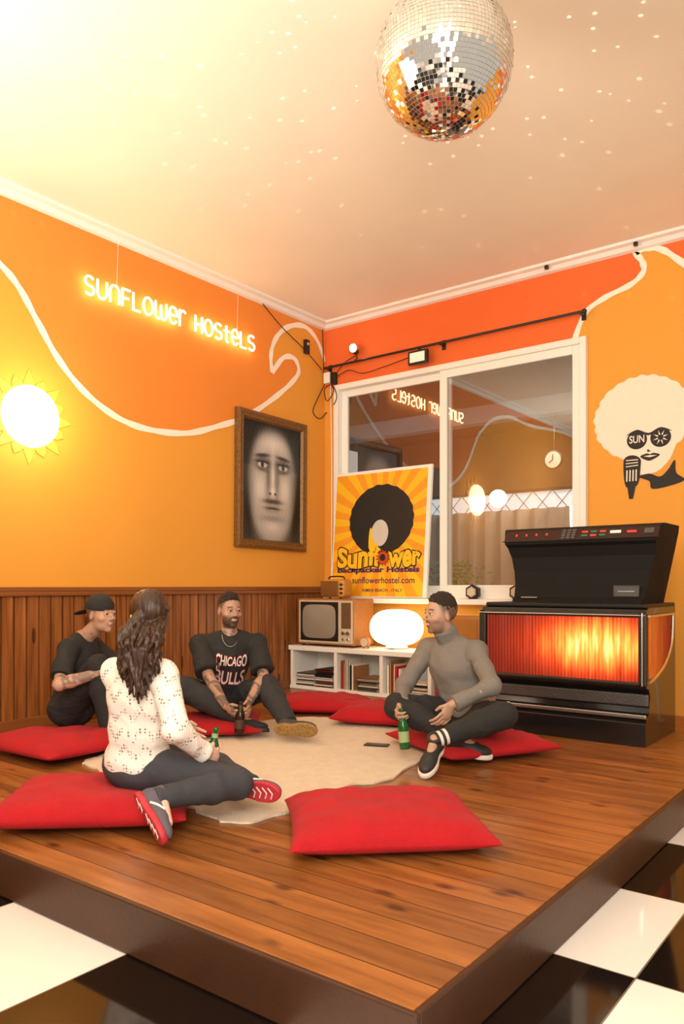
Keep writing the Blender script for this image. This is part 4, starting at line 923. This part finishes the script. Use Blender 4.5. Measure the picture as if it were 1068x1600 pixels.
def person(cfg):
    J={k:(np.array(v,float) if isinstance(v,tuple) else v) for k,v in cfg.items()}
    s=cfg.get('s',1.0); pel=J['pel'];sL=J['sL'];sR=J['sR']; ms=(sL+sR)/2
    lat=nz(sR-sL); up_=nz(ms-pel); fw_=nz(np.cross(up_,lat)); lat=np.cross(fw_,up_); R=np.array([lat,fw_,up_])
    hl=nz(A_(lat[0],lat[1],0)); hL=pel-hl*.088*s; hR=pel+hl*.088*s
    la,lf=.285*s,.255*s; th,sn_=cfg.get('legs',(.43,.41))
    eL=ik(sL,J['wL'],la,lf,J['eL']); eR=ik(sR,J['wR'],la,lf,J['eR'])
    kL=ik(hL,J['aL'],th,sn_,J['kL']); kR=ik(hR,J['aR'],th,sn_,J['kR'])
    kL[2]=max(kL[2],.10); kR[2]=max(kR[2],.10)
    hf=headframe(J['head'],J['face']); c,r,f,u=hf
    allp=np.array([pel,sL,sR,eL,eR,J['wL'],J['wR'],kL,kR,J['aL'],J['aR'],J['head']]); lo=allp.min(0)-.22; hi=allp.max(0)+.22
    nb=ms+up_*.035
    def torso(F,e,k=.03):
        F.ell(pel+up_*.02,((.150*s+e),(.115*s+e),(.115*s+e)),R,k=k)
        F.ell(pel*.62+ms*.38,((.130*s+e),(.105*s+e),(.15*s+e)),R,k=k)
        F.ell(pel*.26+ms*.74+fw_*.01,((.146*s+e),(.110*s+e),(.165*s+e)),R,k=k)
        F.cap(sL+lat*.04-up_*.01,sR-lat*.04-up_*.01,.046*s+e*.7,k=k)
        F.cap(nb+up_*.025,sL+lat*.02,.044*s+e*.5,.042*s+e*.7,k=k); F.cap(nb+up_*.025,sR-lat*.02,.044*s+e*.5,.042*s+e*.7,k=k)
    F=Field(lo,hi,.005)
    torso(F,0)
    F.cap(nb,c-u*.06*s-f*.012*s,.055*s,.050*s,k=.02)
    for S_,E_,W_ in((sL,eL,J['wL']),(sR,eR,J['wR'])):
        F.ell(S_,(.050*s,)*3,k=.03); F.cap(S_,E_,.047*s,.037*s,k=.02); mid=E_*.7+W_*.3; F.cap(E_,mid,.037*s,.040*s,k=.015); F.cap(mid,W_,.040*s,.025*s,k=.015)
    for h_,k_,a_ in((hL,kL,J['aL']),(hR,kR,J['aR'])):
        F.cap(h_,k_,.082*s,.056*s,k=.02); mid=k_*.7+a_*.3; F.cap(k_,mid,.052*s,.054*s,k=.015); F.cap(mid,a_,.054*s,.032*s,k=.015)
    F.cap(J['aL'],J['aL']+nz(J['tL'])*.1-nz(J['uL'])*.035,.028,.022,k=.01);F.cap(J['aR'],J['aR']+nz(J['tR'])*.1-nz(J['uR'])*.035,.028,.022,k=.01)
    head(F,hf,s,cfg.get('smile',0))
    hand(F,J['wL'],J['dL'],J['nL'],False,cfg.get('cL',(.4,.5,.3)),s); hand(F,J['wR'],J['dR'],J['nR'],True,cfg.get('cR',(.4,.5,.3)),s)
    skin=A_(*cfg['skin']); beard=cfg.get('beard',0); tat=cfg.get('tattoo',0); hairc=A_(*cfg['hairc'])
    def colf(V):
        C=np.tile(skin,(len(V),1)); a,b,d_=loc(V,hf,s)
        C*= (1+.05*vnz(V,30,2))[:,None]
        near=(np.abs(a)<.12)&(np.abs(b)<.16)&(np.abs(d_)<.15)
        def app(m,col): 
            nonlocal C; m=(m*near)[:,None]; C=C*(1-m)+np.array(col)*m
        blush=np.exp(-(((np.abs(a)-.04)/.018)**2+((d_+.02)/.016)**2))*sst(b,.03,.06); app(blush*.25,skin*A_(1.1,.75,.7))
        if cfg.get('hair')=='short':
            ln=np.interp(b,[-.12,-.05,-.02,.0,.02,.045,.06],[-.075,-.065,-.045,-.005,-.01,.035,.09]); app(.72*sst(d_-ln,-.006,.045),hairc)
        if beard: app(beard*sst(-d_,.026,.052)*sst(b,-.012,.02)*sst(d_,-.128,-.116)*(1-.35*np.exp(-(((np.abs(a)-.045)/.014)**2+((d_+.045)/.014)**2))),hairc*1.25)
        if beard: app(beard*sst(b,.080,.088)*sst(-d_,.034,.039)*(1-sst(np.abs(a),.024,.034)),hairc*1.25)
        app(sst(b,.078,.084)*(1-sst(np.abs(a),.018,.024))*(1-sst(np.abs(d_+.058),.008,.012)),A_(*cfg.get('lip',(.40,.15,.12))))
        if cfg.get('smile'): app(sst(b,.076,.082)*(1-sst(np.abs(a),.015,.020))*(1-sst(np.abs(d_+.0565),.002,.004)),A_(.75,.7,.65))
        br=1-sst(np.abs(d_-(.031-.12*np.clip(np.abs(a)-.03,0,1))),.0026,.0054); app(.85*br*sst(np.abs(a),.012,.018)*(1-sst(np.abs(a),.044,.052))*sst(b,.055,.07),hairc)
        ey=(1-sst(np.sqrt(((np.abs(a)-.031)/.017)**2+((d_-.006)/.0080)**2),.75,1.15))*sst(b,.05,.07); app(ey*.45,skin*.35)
        if tat:
            for E_,W_ in((eL,J['wL']),(eR,J['wR'])):
                ab=W_-E_; t_=np.clip(((V-E_)@ab)/(ab@ab),-.3,1.35); dist=np.linalg.norm(V-(E_+t_[:,None]*ab),axis=1); m=(dist<.06)&(t_>-.25)&(t_<1.3)
                pat=sst(vnz(V,75,5)+.6*vnz(V,150,9),-.10,.10)*m*tat; C=C*(1-pat[:,None]*.72)+A_(.05,.06,.07)*pat[:,None]*.72
            m=((d_<-.12)&(np.abs(a)<.1)&(np.abs(b)<.12)); pat=sst(vnz(V,80,4),.0,.2)*m*tat; C=C*(1-pat[:,None]*.6)+A_(.05,.06,.07)*pat[:,None]*.6
        return np.clip(C,0,1)
    P,_,_=fmesh("person",F,m_skin,colors=colf,origin=A_(pel[0],pel[1],max(0,lo[2]+.1)),label=cfg['label'],category="person")
    for q in(-1,1):
        ec=c+s*(r*q*.031+f*.0765+u*.006); mb=MB(); mb.ellip((0,0,0),(.0125*s,)*3,n=24,m=16)
        V=np.array(mb.V); gz=nz(f+np.array(cfg.get('gaze',(0,0,0)))); dd=V@gz/(.0125*s)
        col=np.tile(A_(.62,.57,.53),(len(V),1)); col[dd>.82]=A_(.07,.035,.02); col[dd>.94]=A_(.005,.005,.005)
        mkobj("eye",V+ec,mb.F,m_eye,smooth=True,colors=col,parent=P)
    e=cfg.get('shirt_e',.014); F=Field(lo,hi,.006); torso(F,e)
    sl=cfg['sleeve']
    for S_,E_,W_ in((sL,eL,J['wL']),(sR,eR,J['wR'])):
        F.ell(S_,(.047*s+e*.8,)*3,k=.03)
        if sl<1: F.cap(S_,S_+(E_-S_)*sl,.046*s+e*.8,.044*s+e*1.5,k=.025,flat=True)
        else:
            F.cap(S_,E_,.045*s+e*.8,.038*s+e*.8,k=.025); wq=E_+(W_-E_)*(sl-1); F.cap(E_,wq,.040*s+e*.8,.030*s+e*.6,k=.02,flat=True); 
            F.cap(E_+(wq-E_)*.93,wq,.034*s+e*.6,.036*s+e*.5,k=.006,flat=True)
    if cfg.get('turtle'): F.cap(nb,c-u*.085*s-f*.01,.061*s,.058*s,k=.012,flat=True); F.cap(nb+(c-nb)*.30,nb+(c-nb)*.44,.065*s,.063*s,k=.005)
    else: F.cap(nb+up_*.045,c-u*.07,.058*s,.052*s,k=.004,sub=True)
    hem=pel+up_*cfg.get('hem',-.03)
    F.cut(lambda X,Y,Z:-((X-hem[0])*up_[0]+(Y-hem[1])*up_[1]+(Z-hem[2])*up_[2]))
    so,SV,SQ=fmesh(cfg['shirt_name'],F,cfg['shirt'],disp=folds(cfg.get('fold',.005),17,cfg.get('seed',0)),parent=P,label=cfg.get('shirt_label'))
    F=Field(lo,hi,.006); e=.012
    F.ell(pel+up_*.0,((.155*s+e),(.122*s+e),(.105*s+e)),R,k=.03); F.ell(pel+A_(0,0,-.02),(.15*s,.13*s,.085*s),R,k=.03)
    tw=cfg.get('tw',1.0)
    for h_,k_,a_ in((hL,kL,J['aL']),(hR,kR,J['aR'])):
        F.cap(h_,k_,(.086*s+e),(.058*s+e*1.3)*tw,k=.03); mid=k_*.65+a_*.35; F.cap(k_,mid,(.056*s+e*1.3)*tw,(.056*s+e)*tw,k=.02); F.cap(mid,a_+(mid-a_)*cfg.get('cuff',-.03),(.056*s+e)*tw,(.036*s+e*.8)*tw,k=.02,flat=True)
    fmesh(cfg.get('trouser_name',"trousers"),F,cfg['trousers'],disp=folds(cfg.get('tfold',.005),22,cfg.get('seed',0)+2),parent=P)
    shoe(P,J['aL'],J['tL'],J['uL'],cfg['shoe'],cfg['sole'],s*cfg.get('ss',1.0),bars=cfg.get('bars')); shoe(P,J['aR'],J['tR'],J['uR'],cfg.get('shoe2',cfg['shoe']),cfg.get('sole2',cfg['sole']),s*cfg.get('ss',1.0),bars=cfg.get('bars'))
    if cfg.get('hair')=='short':
        F=Field(c-.17,c+.17,.0035); Rh=np.array([r,f,u]); hs=cfg.get('hair_h',.012)
        F.ell(c+s*(-f*.011+u*(.033+hs*.35)),((.0738*s),(.0935*s),(.0865*s+hs*.6)),Rh,k=.01)
        rr_=np.random.RandomState(cfg.get('seed',0)+40)
        for i in range(70):   # short tufts combed up and forward
            ax_=rr_.uniform(-.052,.052); bx=rr_.uniform(-.07,.062); zx=.034+.083*math.sqrt(max(.05,1-(ax_/.075)**2-((bx+.012)/.095)**2))
            p=c+s*(r*ax_+f*bx+u*zx); q=p+s*(f*rr_.uniform(.002,.016)+r*rr_.uniform(-.006,.006)+u*(hs*rr_.uniform(.5,1.1)))
            F.cap(p,q,.0075,.0035,k=.005)
        def cutf(X,Y,Z):
            a=((X-c[0])*r[0]+(Y-c[1])*r[1]+(Z-c[2])*r[2])/s;b=((X-c[0])*f[0]+(Y-c[1])*f[1]+(Z-c[2])*f[2])/s;dd=((X-c[0])*u[0]+(Y-c[1])*u[1]+(Z-c[2])*u[2])/s
            ln=np.interp(b.ravel(),[-.12,-.06,.0,.03,.055,.075,.11],[.00,.020,.036,.056,.074,.082,.088]).reshape(b.shape)
            return (ln+.005*np.sin(a*160)*np.sin(b*190)-dd)*s*.7
        F.cut(cutf)
        fmesh("hair",F,cfg['hairmat'],disp=lambda V:.0018*vnz(V,190,3)+.0018*vnz(V,330,8),parent=P)
    return dict(P=P,hf=hf,R=R,lat=lat,up=up_,fw=fw_,eL=eL,eR=eR,kL=kL,kR=kR,hL=hL,hR=hR,SV=SV,SQ=SQ,so=so,ms=ms,pel=pel,J=J,s=s)
m_blk=M("black_cotton",(.018,.017,.017),.85,ns=30,na=.2,bs=300,ba=.2)
m_blk2=M("washed_black_denim",(.026,.026,.030),.85,ns=25,na=.25,bs=300,ba=.25)
m_char=M("charcoal_leggings",(.045,.047,.058),.8,ns=20,na=.15,bs=250,ba=.2)
m_knit=M("grey_fine_knit",lin(124,117,110),.9,ns=60,na=.1,bs=320,ba=.35)
m_dh=M("dark_brown_hair",(.026,.016,.010),.6,ns=140,na=.6,bs=220,ba=1.0)
t=NT("white_crochet_knit"); X,Y,Z=t.xyz()
hz=t.math('MULTIPLY_ADD',Y,.6,X)
zig=t.math('ABSOLUTE',t.math('SUBTRACT',t.math('FRACT',t.math('MULTIPLY',hz,10)),.5))
band=t.math('FRACT',t.math('ADD',t.math('MULTIPLY',Z,12),t.math('MULTIPLY',zig,1.3))); msk=t.math('LESS_THAN',band,.36)
vv=t.voro(70,t.mapping((1,1,1)),rnd=.15); hole=t.math('MULTIPLY',t.math('MULTIPLY_ADD',vv,-6.0,2.6,clamp=True),msk)
kr=t.math('SINE',t.math('MULTIPLY',hz,900))
t.base(t.mix(hole,t.mix(t.noise(50),lin(238,230,218),lin(252,248,242)),lin(165,142,124))); t.set(Roughness=.95); t.bump(t.math('SUBTRACT',t.math('MULTIPLY',kr,.15),hole),.6,.004); m_lace=t.m
m_sw=M("white_rubber",lin(225,215,205),.6); m_sb=M("black_rubber",(.02,.018,.017),.6); m_srd=M("red_rubber_sole",lin(185,45,58),.55,ns=30,na=.3); m_sgy=M("grey_mesh_shoe",lin(95,88,98),.8,bs=300,ba=.3)
m_sbr=M("tan_yellow_rubber",lin(150,116,62),.7,ns=60,na=.8,bs=80,ba=.6); m_syl=M("dark_grey_upper",lin(62,56,52),.7,ns=60,na=.4)

A1=person(dict(pel=(.56,-3.35,.20),sR=(.69,-3.46,.60),sL=(.51,-3.16,.60),eR=(.80,-3.75,.30),eL=(.6,-2.9,.3),wR=(.98,-3.42,.47),wL=(.86,-3.16,.48),
 dR=(.6,.35,-.25),nR=(0,-.1,-1),dL=(.6,.0,-.3),nL=(0,0,-1),kR=(.85,-3.4,1.0),kL=(.75,-3.1,1.0),aR=(1.03,-3.40,.105),aL=(.97,-3.20,.105),
 tR=(1,.2,-.0),tL=(1,.1,-.0),uR=(0,0,1),uL=(0,0,1),head=(.765,-3.27,.815),face=(.92,.10,-.02),skin=(.52,.30,.20),hairc=(.05,.03,.02),tattoo=.8,smile=1,
 shirt=m_blk,shirt_name="t_shirt",sleeve=.80,trousers=m_blk,shoe=m_blk,sole=m_sw,hair='short',hair_h=.004,hairmat=m_dh,label="man in black t-shirt and backward cap, hugging knees",seed=1))
def localF(h,s=1): c,r,f,u=h; return lambda a,b,d_: c+s*(r*a+f*b+u*d_)
c,r,f,u=A1['hf']; Q=localF(A1['hf']); F=Field(c-.26,c+.26,.005); Rh=np.array([r,f,u])
u2=nz(u+f*.12)
F.ell(Q(0,-.014,.042),(.084,.104,.094),Rh,k=.01)
F.cut(lambda X,Y,Z:-(((X-c[0])*u2[0]+(Y-c[1])*u2[1]+(Z-c[2])*u2[2]))+.030)
fb=nz(-f-u*.30); F.ell(Q(0,-.150,.012),(.070,.085,.0065),np.array([r,fb,np.cross(r,fb)]),k=.010)
fmesh("baseball_cap",F,m_blk,parent=A1['P'])
B1=person(dict(pel=(.97,-2.41,.19),sR=(.98,-2.62,.595),sL=(1.24,-2.32,.595),eR=(.95,-2.95,.28),eL=(1.55,-2.35,.25),wR=(1.39,-2.77,.22),wL=(1.45,-2.62,.23),
 dR=(.75,.1,-.5),nR=(.5,.8,.1),dL=(.6,-.55,-.5),nL=(-.5,-.75,-.2),cR=(.6,.8,.5),cL=(.5,.7,.4),kR=(1.25,-3.0,.34),kL=(1.5,-2.2,1.0),aR=(1.40,-2.66,.13),aL=(1.76,-2.58,.125),
 tR=(.8,.45,-.0),tL=(.85,.42,-.0),uR=(-.1,.2,1),uL=(-.55,.75,.38),head=(1.14,-2.49,.828),face=(.93,-.36,-.08),gaze=(.1,0,0),skin=(.44,.25,.165),hairc=(.022,.014,.01),beard=.85,tattoo=1,smile=1,
 shirt=m_blk,shirt_name="t_shirt",sleeve=.85,shirt_e=.022,fold=.006,trousers=m_blk2,shoe=m_syl,sole=m_sbr,shoe2=m_blk,sole2=m_sb,hair='short',hairmat=m_dh,hair_h=.014,hem=-.05,tw=1.1,label="tattooed bearded man in black basketball t-shirt holding bottle",seed=5))
bv=BVHTree.FromPolygons([tuple(v) for v in B1['SV']],[tuple(q) for q in B1['SQ']])
def projtext(body,h0,w,h,mat,offset,lift,arc_=0.0,dx=0.0):
    V,F=text_geo(body,offset,sub=True); R,_=text_geo(body,0); lo=R.min(0);hi=R.max(0);cen=(lo+hi)/2
    Xd=-B1['lat'];Yd=B1['up']; base=B1['pel']*(1-h0)+B1['ms']*h0+B1['fw']*.4; out=[]
    for v in V:
        uu=(v[0]-cen[0])/(hi[0]-lo[0])*w; ww=(v[1]-cen[1])/(hi[1]-lo[1])*h*(1+.35*(abs(uu)/(w/2))**2*(1 if arc_>=0 else 0))
        o=base+Xd*(uu+dx)+Yd*ww; hit=bv.ray_cast(Vector(o),Vector(-B1['fw']))
        p=np.array(hit[0]) if hit[0] is not None else o-B1['fw']*.25
        out.append(p+B1['fw']*lift)
    mkobj("shirt_lettering",out,F,mat,parent=B1['P'])
m_tw=M("white_print",lin(240,232,224),.7); m_tr=M("red_print",lin(180,15,28),.7)
projtext("CHICAGO",.84,.215,.062,m_tr,.05,.003,dx=.02); projtext("CHICAGO",.84,.215,.062,m_tw,.012,.007,dx=.02)
projtext("BULLS",.54,.20,.095,m_tr,.05,.003,dx=.026); projtext("BULLS",.54,.20,.095,m_tw,.012,.007,dx=.026)
ch_=[]
for i in range(25):
    a=math.pi*i/24; ch_.append(B1['ms']+B1['up']*(.085-.06*math.sin(a))+B1['lat']*.058*math.cos(a)+B1['fw']*(.03+.080*math.sin(a)))
MB().tube(ch_,.0018,n=6).obj("necklace",[m_chrome],parent=B1['P'])
D1=person(dict(pel=(2.79,-2.12,.21),sL=(2.89,-2.19,.61),sR=(2.545,-2.16,.61),eL=(3.15,-2.35,.40),eR=(2.44,-2.35,.33),wL=(2.91,-2.52,.34),wR=(2.58,-2.52,.30),
 dL=(-.25,-.45,-.75),nL=(-.85,.3,.0),dR=(.12,-.72,-.45),nR=(1,.1,0),cR=(.7,.9,.6),cL=(.35,.4,.3),kR=(2.42,-2.60,.34),kL=(3.35,-2.45,.36),aR=(2.92,-2.47,.15),aL=(2.93,-2.74,.18),
 tR=(.8,.5,-.15),tL=(.12,-.75,-.40),uR=(.1,-.2,.9),uL=(.15,-.45,.85),head=(2.695,-2.27,.828),face=(-.50,-.82,.0),skin=(.47,.275,.185),hairc=(.022,.014,.01),beard=.50,smile=1,
 shirt=m_knit,shirt_name="turtleneck_sweater",sleeve=1.93,shirt_e=.015,turtle=True,fold=.0055,trousers=m_blk,shoe=m_sb,sole=m_sw,hair='short',hairmat=m_dh,hair_h=.020,hem=-.06,cuff=.28,label="man in grey turtleneck sitting cross-legged holding green bottle",seed=9))
w=D1['J']['wL']; e_=D1['eL']; axw=nz(e_-w); cw=w+axw*.022
MB().lathe([(.031,0),(.033,.002),(.033,.018),(.031,.020)],cw,axw,n=28).obj("wristwatch_strap",[m_sb],parent=D1['P'])
cd=nz(A_(.75,-.6,.35)); cd=nz(cd-axw*(cd@axw)); MB().lathe([(.018,0),(.019,.004),(.017,.009)],cw+axw*.010+cd*.030,cd,n=24).obj("wristwatch_case",[m_dmetal],parent=D1['P'])
MB().lathe([(.014,0),(.014,.001)],cw+axw*.010+cd*.0395,cd,n=24).obj("wristwatch_dial",[m_gloss],parent=D1['P'])
h_,k_,a_=D1['hL'],D1['kL'],D1['J']['aL']
for off in(-.012,.012):
    pts=[]
    for tt in np.linspace(.12,.97,14):
        p=h_*(1-tt)+k_*tt; rr=(.098*(1-tt)+.074*tt); sd=nz(A_(.75,-.05,.66)); ax_=nz(k_-h_); sd=nz(sd-ax_*(sd@ax_)); tn_=np.cross(ax_,sd); pts.append(p+sd*(rr+.006)+tn_*off*1.2)
    MB().tube(pts,.006,n=8).obj("side_stripe",[m_sw],parent=D1['P'],smooth=True,label="white trouser stripe")
for tt,mm in((.02,m_sb),(.05,m_sw),(.09,m_sb),(.13,m_sw),(.17,m_sb),(.22,m_sb)):
    for (k_,a_) in((D1['kL'],D1['J']['aL']),(D1['kR'],D1['J']['aR'])):
        MB().cyl(a_+(k_-a_)*tt,a_+(k_-a_)*(tt+.05),.041+tt*.02,n=24).obj("sock",[mm],parent=D1['P'],smooth=False)
C1=person(dict(pel=(2.21,-4.10,.20),sL=(2.14,-4.17,.615),sR=(2.40,-4.12,.615),eL=(2.0,-4.1,.4),eR=(2.58,-4.24,.42),wL=(2.16,-3.83,.32),wR=(2.53,-3.99,.27),
 dL=(.1,.8,-.4),nL=(.9,0,-.2),dR=(-.1,.85,-.25),nR=(-.95,-.1,0),cR=(.6,.8,.5),kL=(2.1,-3.5,.15),kR=(3.2,-3.7,.10),aL=(2.60,-3.80,.12),aR=(2.65,-4.34,.18),
 tL=(.95,.25,-.0),tR=(.82,-.15,-.50),uL=(-.55,.75,.15),uR=(-.2,.75,.5),head=(2.30,-4.125,.865),face=(-.97,.20,-.02),skin=(.68,.46,.36),hairc=(.05,.025,.015),lip=(.5,.18,.15),s=.93,legs=(.41,.39),smile=1,
 shirt=m_lace,shirt_name="knitted_sweater",sleeve=1.93,shirt_e=.019,fold=.0045,trousers=m_char,trouser_name="leggings",tfold=.002,tw=.95,cuff=-.12,shoe=m_sgy,sole=m_srd,bars=m_sw,ss=1.0,hem=-.05,label="long-haired woman in white crochet sweater seated holding bottle",seed=12))
c,r,f,u=C1['hf']; Q=localF(C1['hf'],.93); lo=c-A_(.3,.3,.52);hi=c+A_(.3,.3,.2); F=Field(lo,hi,.005); Rh=np.array([r,f,u])
F.ell(Q(0,-.022,.034),(.080,.098,.090),Rh,k=.01)
F.ell(Q(0,.115,-.045),(.082,.092,.118),Rh,k=.01,sub=True)
bk=nz(A_(.55,-.80,0)); sd=nz(A_(.80,.55,0)); rr_=np.random.RandomState(3)
for i in range(64):
    q=rr_.uniform(-1,1); st=Q(q*.062,-.06-.02*rr_.rand(),.05-.08*rr_.rand()) if i>8 else Q(.065*(1 if i%2 else -1),-.02+.01*rr_.rand(),.0)
    endz=.53+.15*abs(q)+rr_.uniform(-.04,.04); wv=rr_.uniform(.006,.016); phs=rr_.rand()*6.28
    back0=A_(2.325,-4.145,0)+bk*(.115+rr_.uniform(-.02,.03))+sd*(q*.088)
    pts=[]; K=12
    for j in range(K+1):
        tt=j/K; z=st[2]*(1-tt)+endz*tt; m_=min(1,tt*2.2); m_=m_*m_*(3-2*m_)
        xy=st[:2]*(1-m_)+back0[:2]*m_; p=A_(xy[0],xy[1],z)+sd*wv*math.sin(tt*9+phs)+bk*wv*.6*math.sin(tt*11+phs*2); pts.append(p)
    for j in range(K): 
        F.cap(pts[j],pts[j+1],.0120*(1-.65*(j/K)**1.5),.0120*(1-.65*((j+1)/K)**1.5),k=.004)
t=NT("wavy_brown_hair"); g=t.noise(1.0,t.mapping((90,90,9)),4); t.base(t.mix(g,(.008,.004,.002),(.075,.031,.014))); t.set(Roughness=.38); t.bump(g,.9,.006); m_lh=t.m
fmesh("hair",F,m_lh,disp=lambda V:.002*vnz(V*A_(1,1,.2),220,3),parent=C1['P'],label="long wavy dark brown hair")
bd_=c*0+Q(.055,-.10,.03)
MB().tube([Q(.03,-.112,.045),Q(.05,-.115,.035),Q(.065,-.095,.04)],[.008,.012,.008]).obj("hair_clip",[M("tortoise_clip",(.06,.03,.02),.25)],parent=C1['P'])

# ------------------------------------------------------------ bottles
def bottle(base,axis,mat,label,lab_col,hgt=.23):
    e=empty("beer_bottle",tuple(base),label=label,category="bottle"); ax=nz(axis); k=hgt/.23
    pr=[(.001,0),(.027,.0),(.030,.004),(.0305,.02),(.0305,.125),(.028,.145),(.018,.17),(.0135,.185),(.0125,.215),(.0145,.218),(.0145,.228),(.012,.23)]
    MB().lathe([(a,b*k) for a,b in pr],base,ax,n=28).obj("glass_body",[mat],parent=e,smooth=True)
    MB().lathe([(.0310,.04*k),(.0312,.041*k),(.0312,.10*k),(.0310,.101*k)],base,ax,n=28).obj("paper_label",[lab_col],parent=e)
    MB().lathe([(.0152,.185*k),(.0156,.187*k),(.0142,.205*k)],base,ax,n=20).obj("neck_label",[lab_col],parent=e)
def bglass(name,col):
    t=NT(name); t.base(t.mix(t.noise(4),tuple(x*.8 for x in col),col)); t.set(Roughness=.06,Transmission_Weight=.55,IOR=1.45); return t.m
m_gg=bglass("green_glass",(.03,.22,.05)); m_bg=bglass("brown_glass",(.06,.02,.008)); m_lg=M("green_paper_label",lin(150,170,120),.6); m_lb=M("dark_paper_label",lin(70,45,35),.6)
bottle((2.655,-2.60,.075),(-.12,.02,1),m_gg,"green glass beer bottle held by the man in grey",m_lg)
bottle((1.50,-2.76,.05),(0.02,.08,1),m_bg,"dark brown glass beer bottle held in both hands",m_lb,.21)
bottle((2.45,-3.91,.14),(.15,.1,1),m_gg,"green glass beer bottle held by the woman",m_lg)
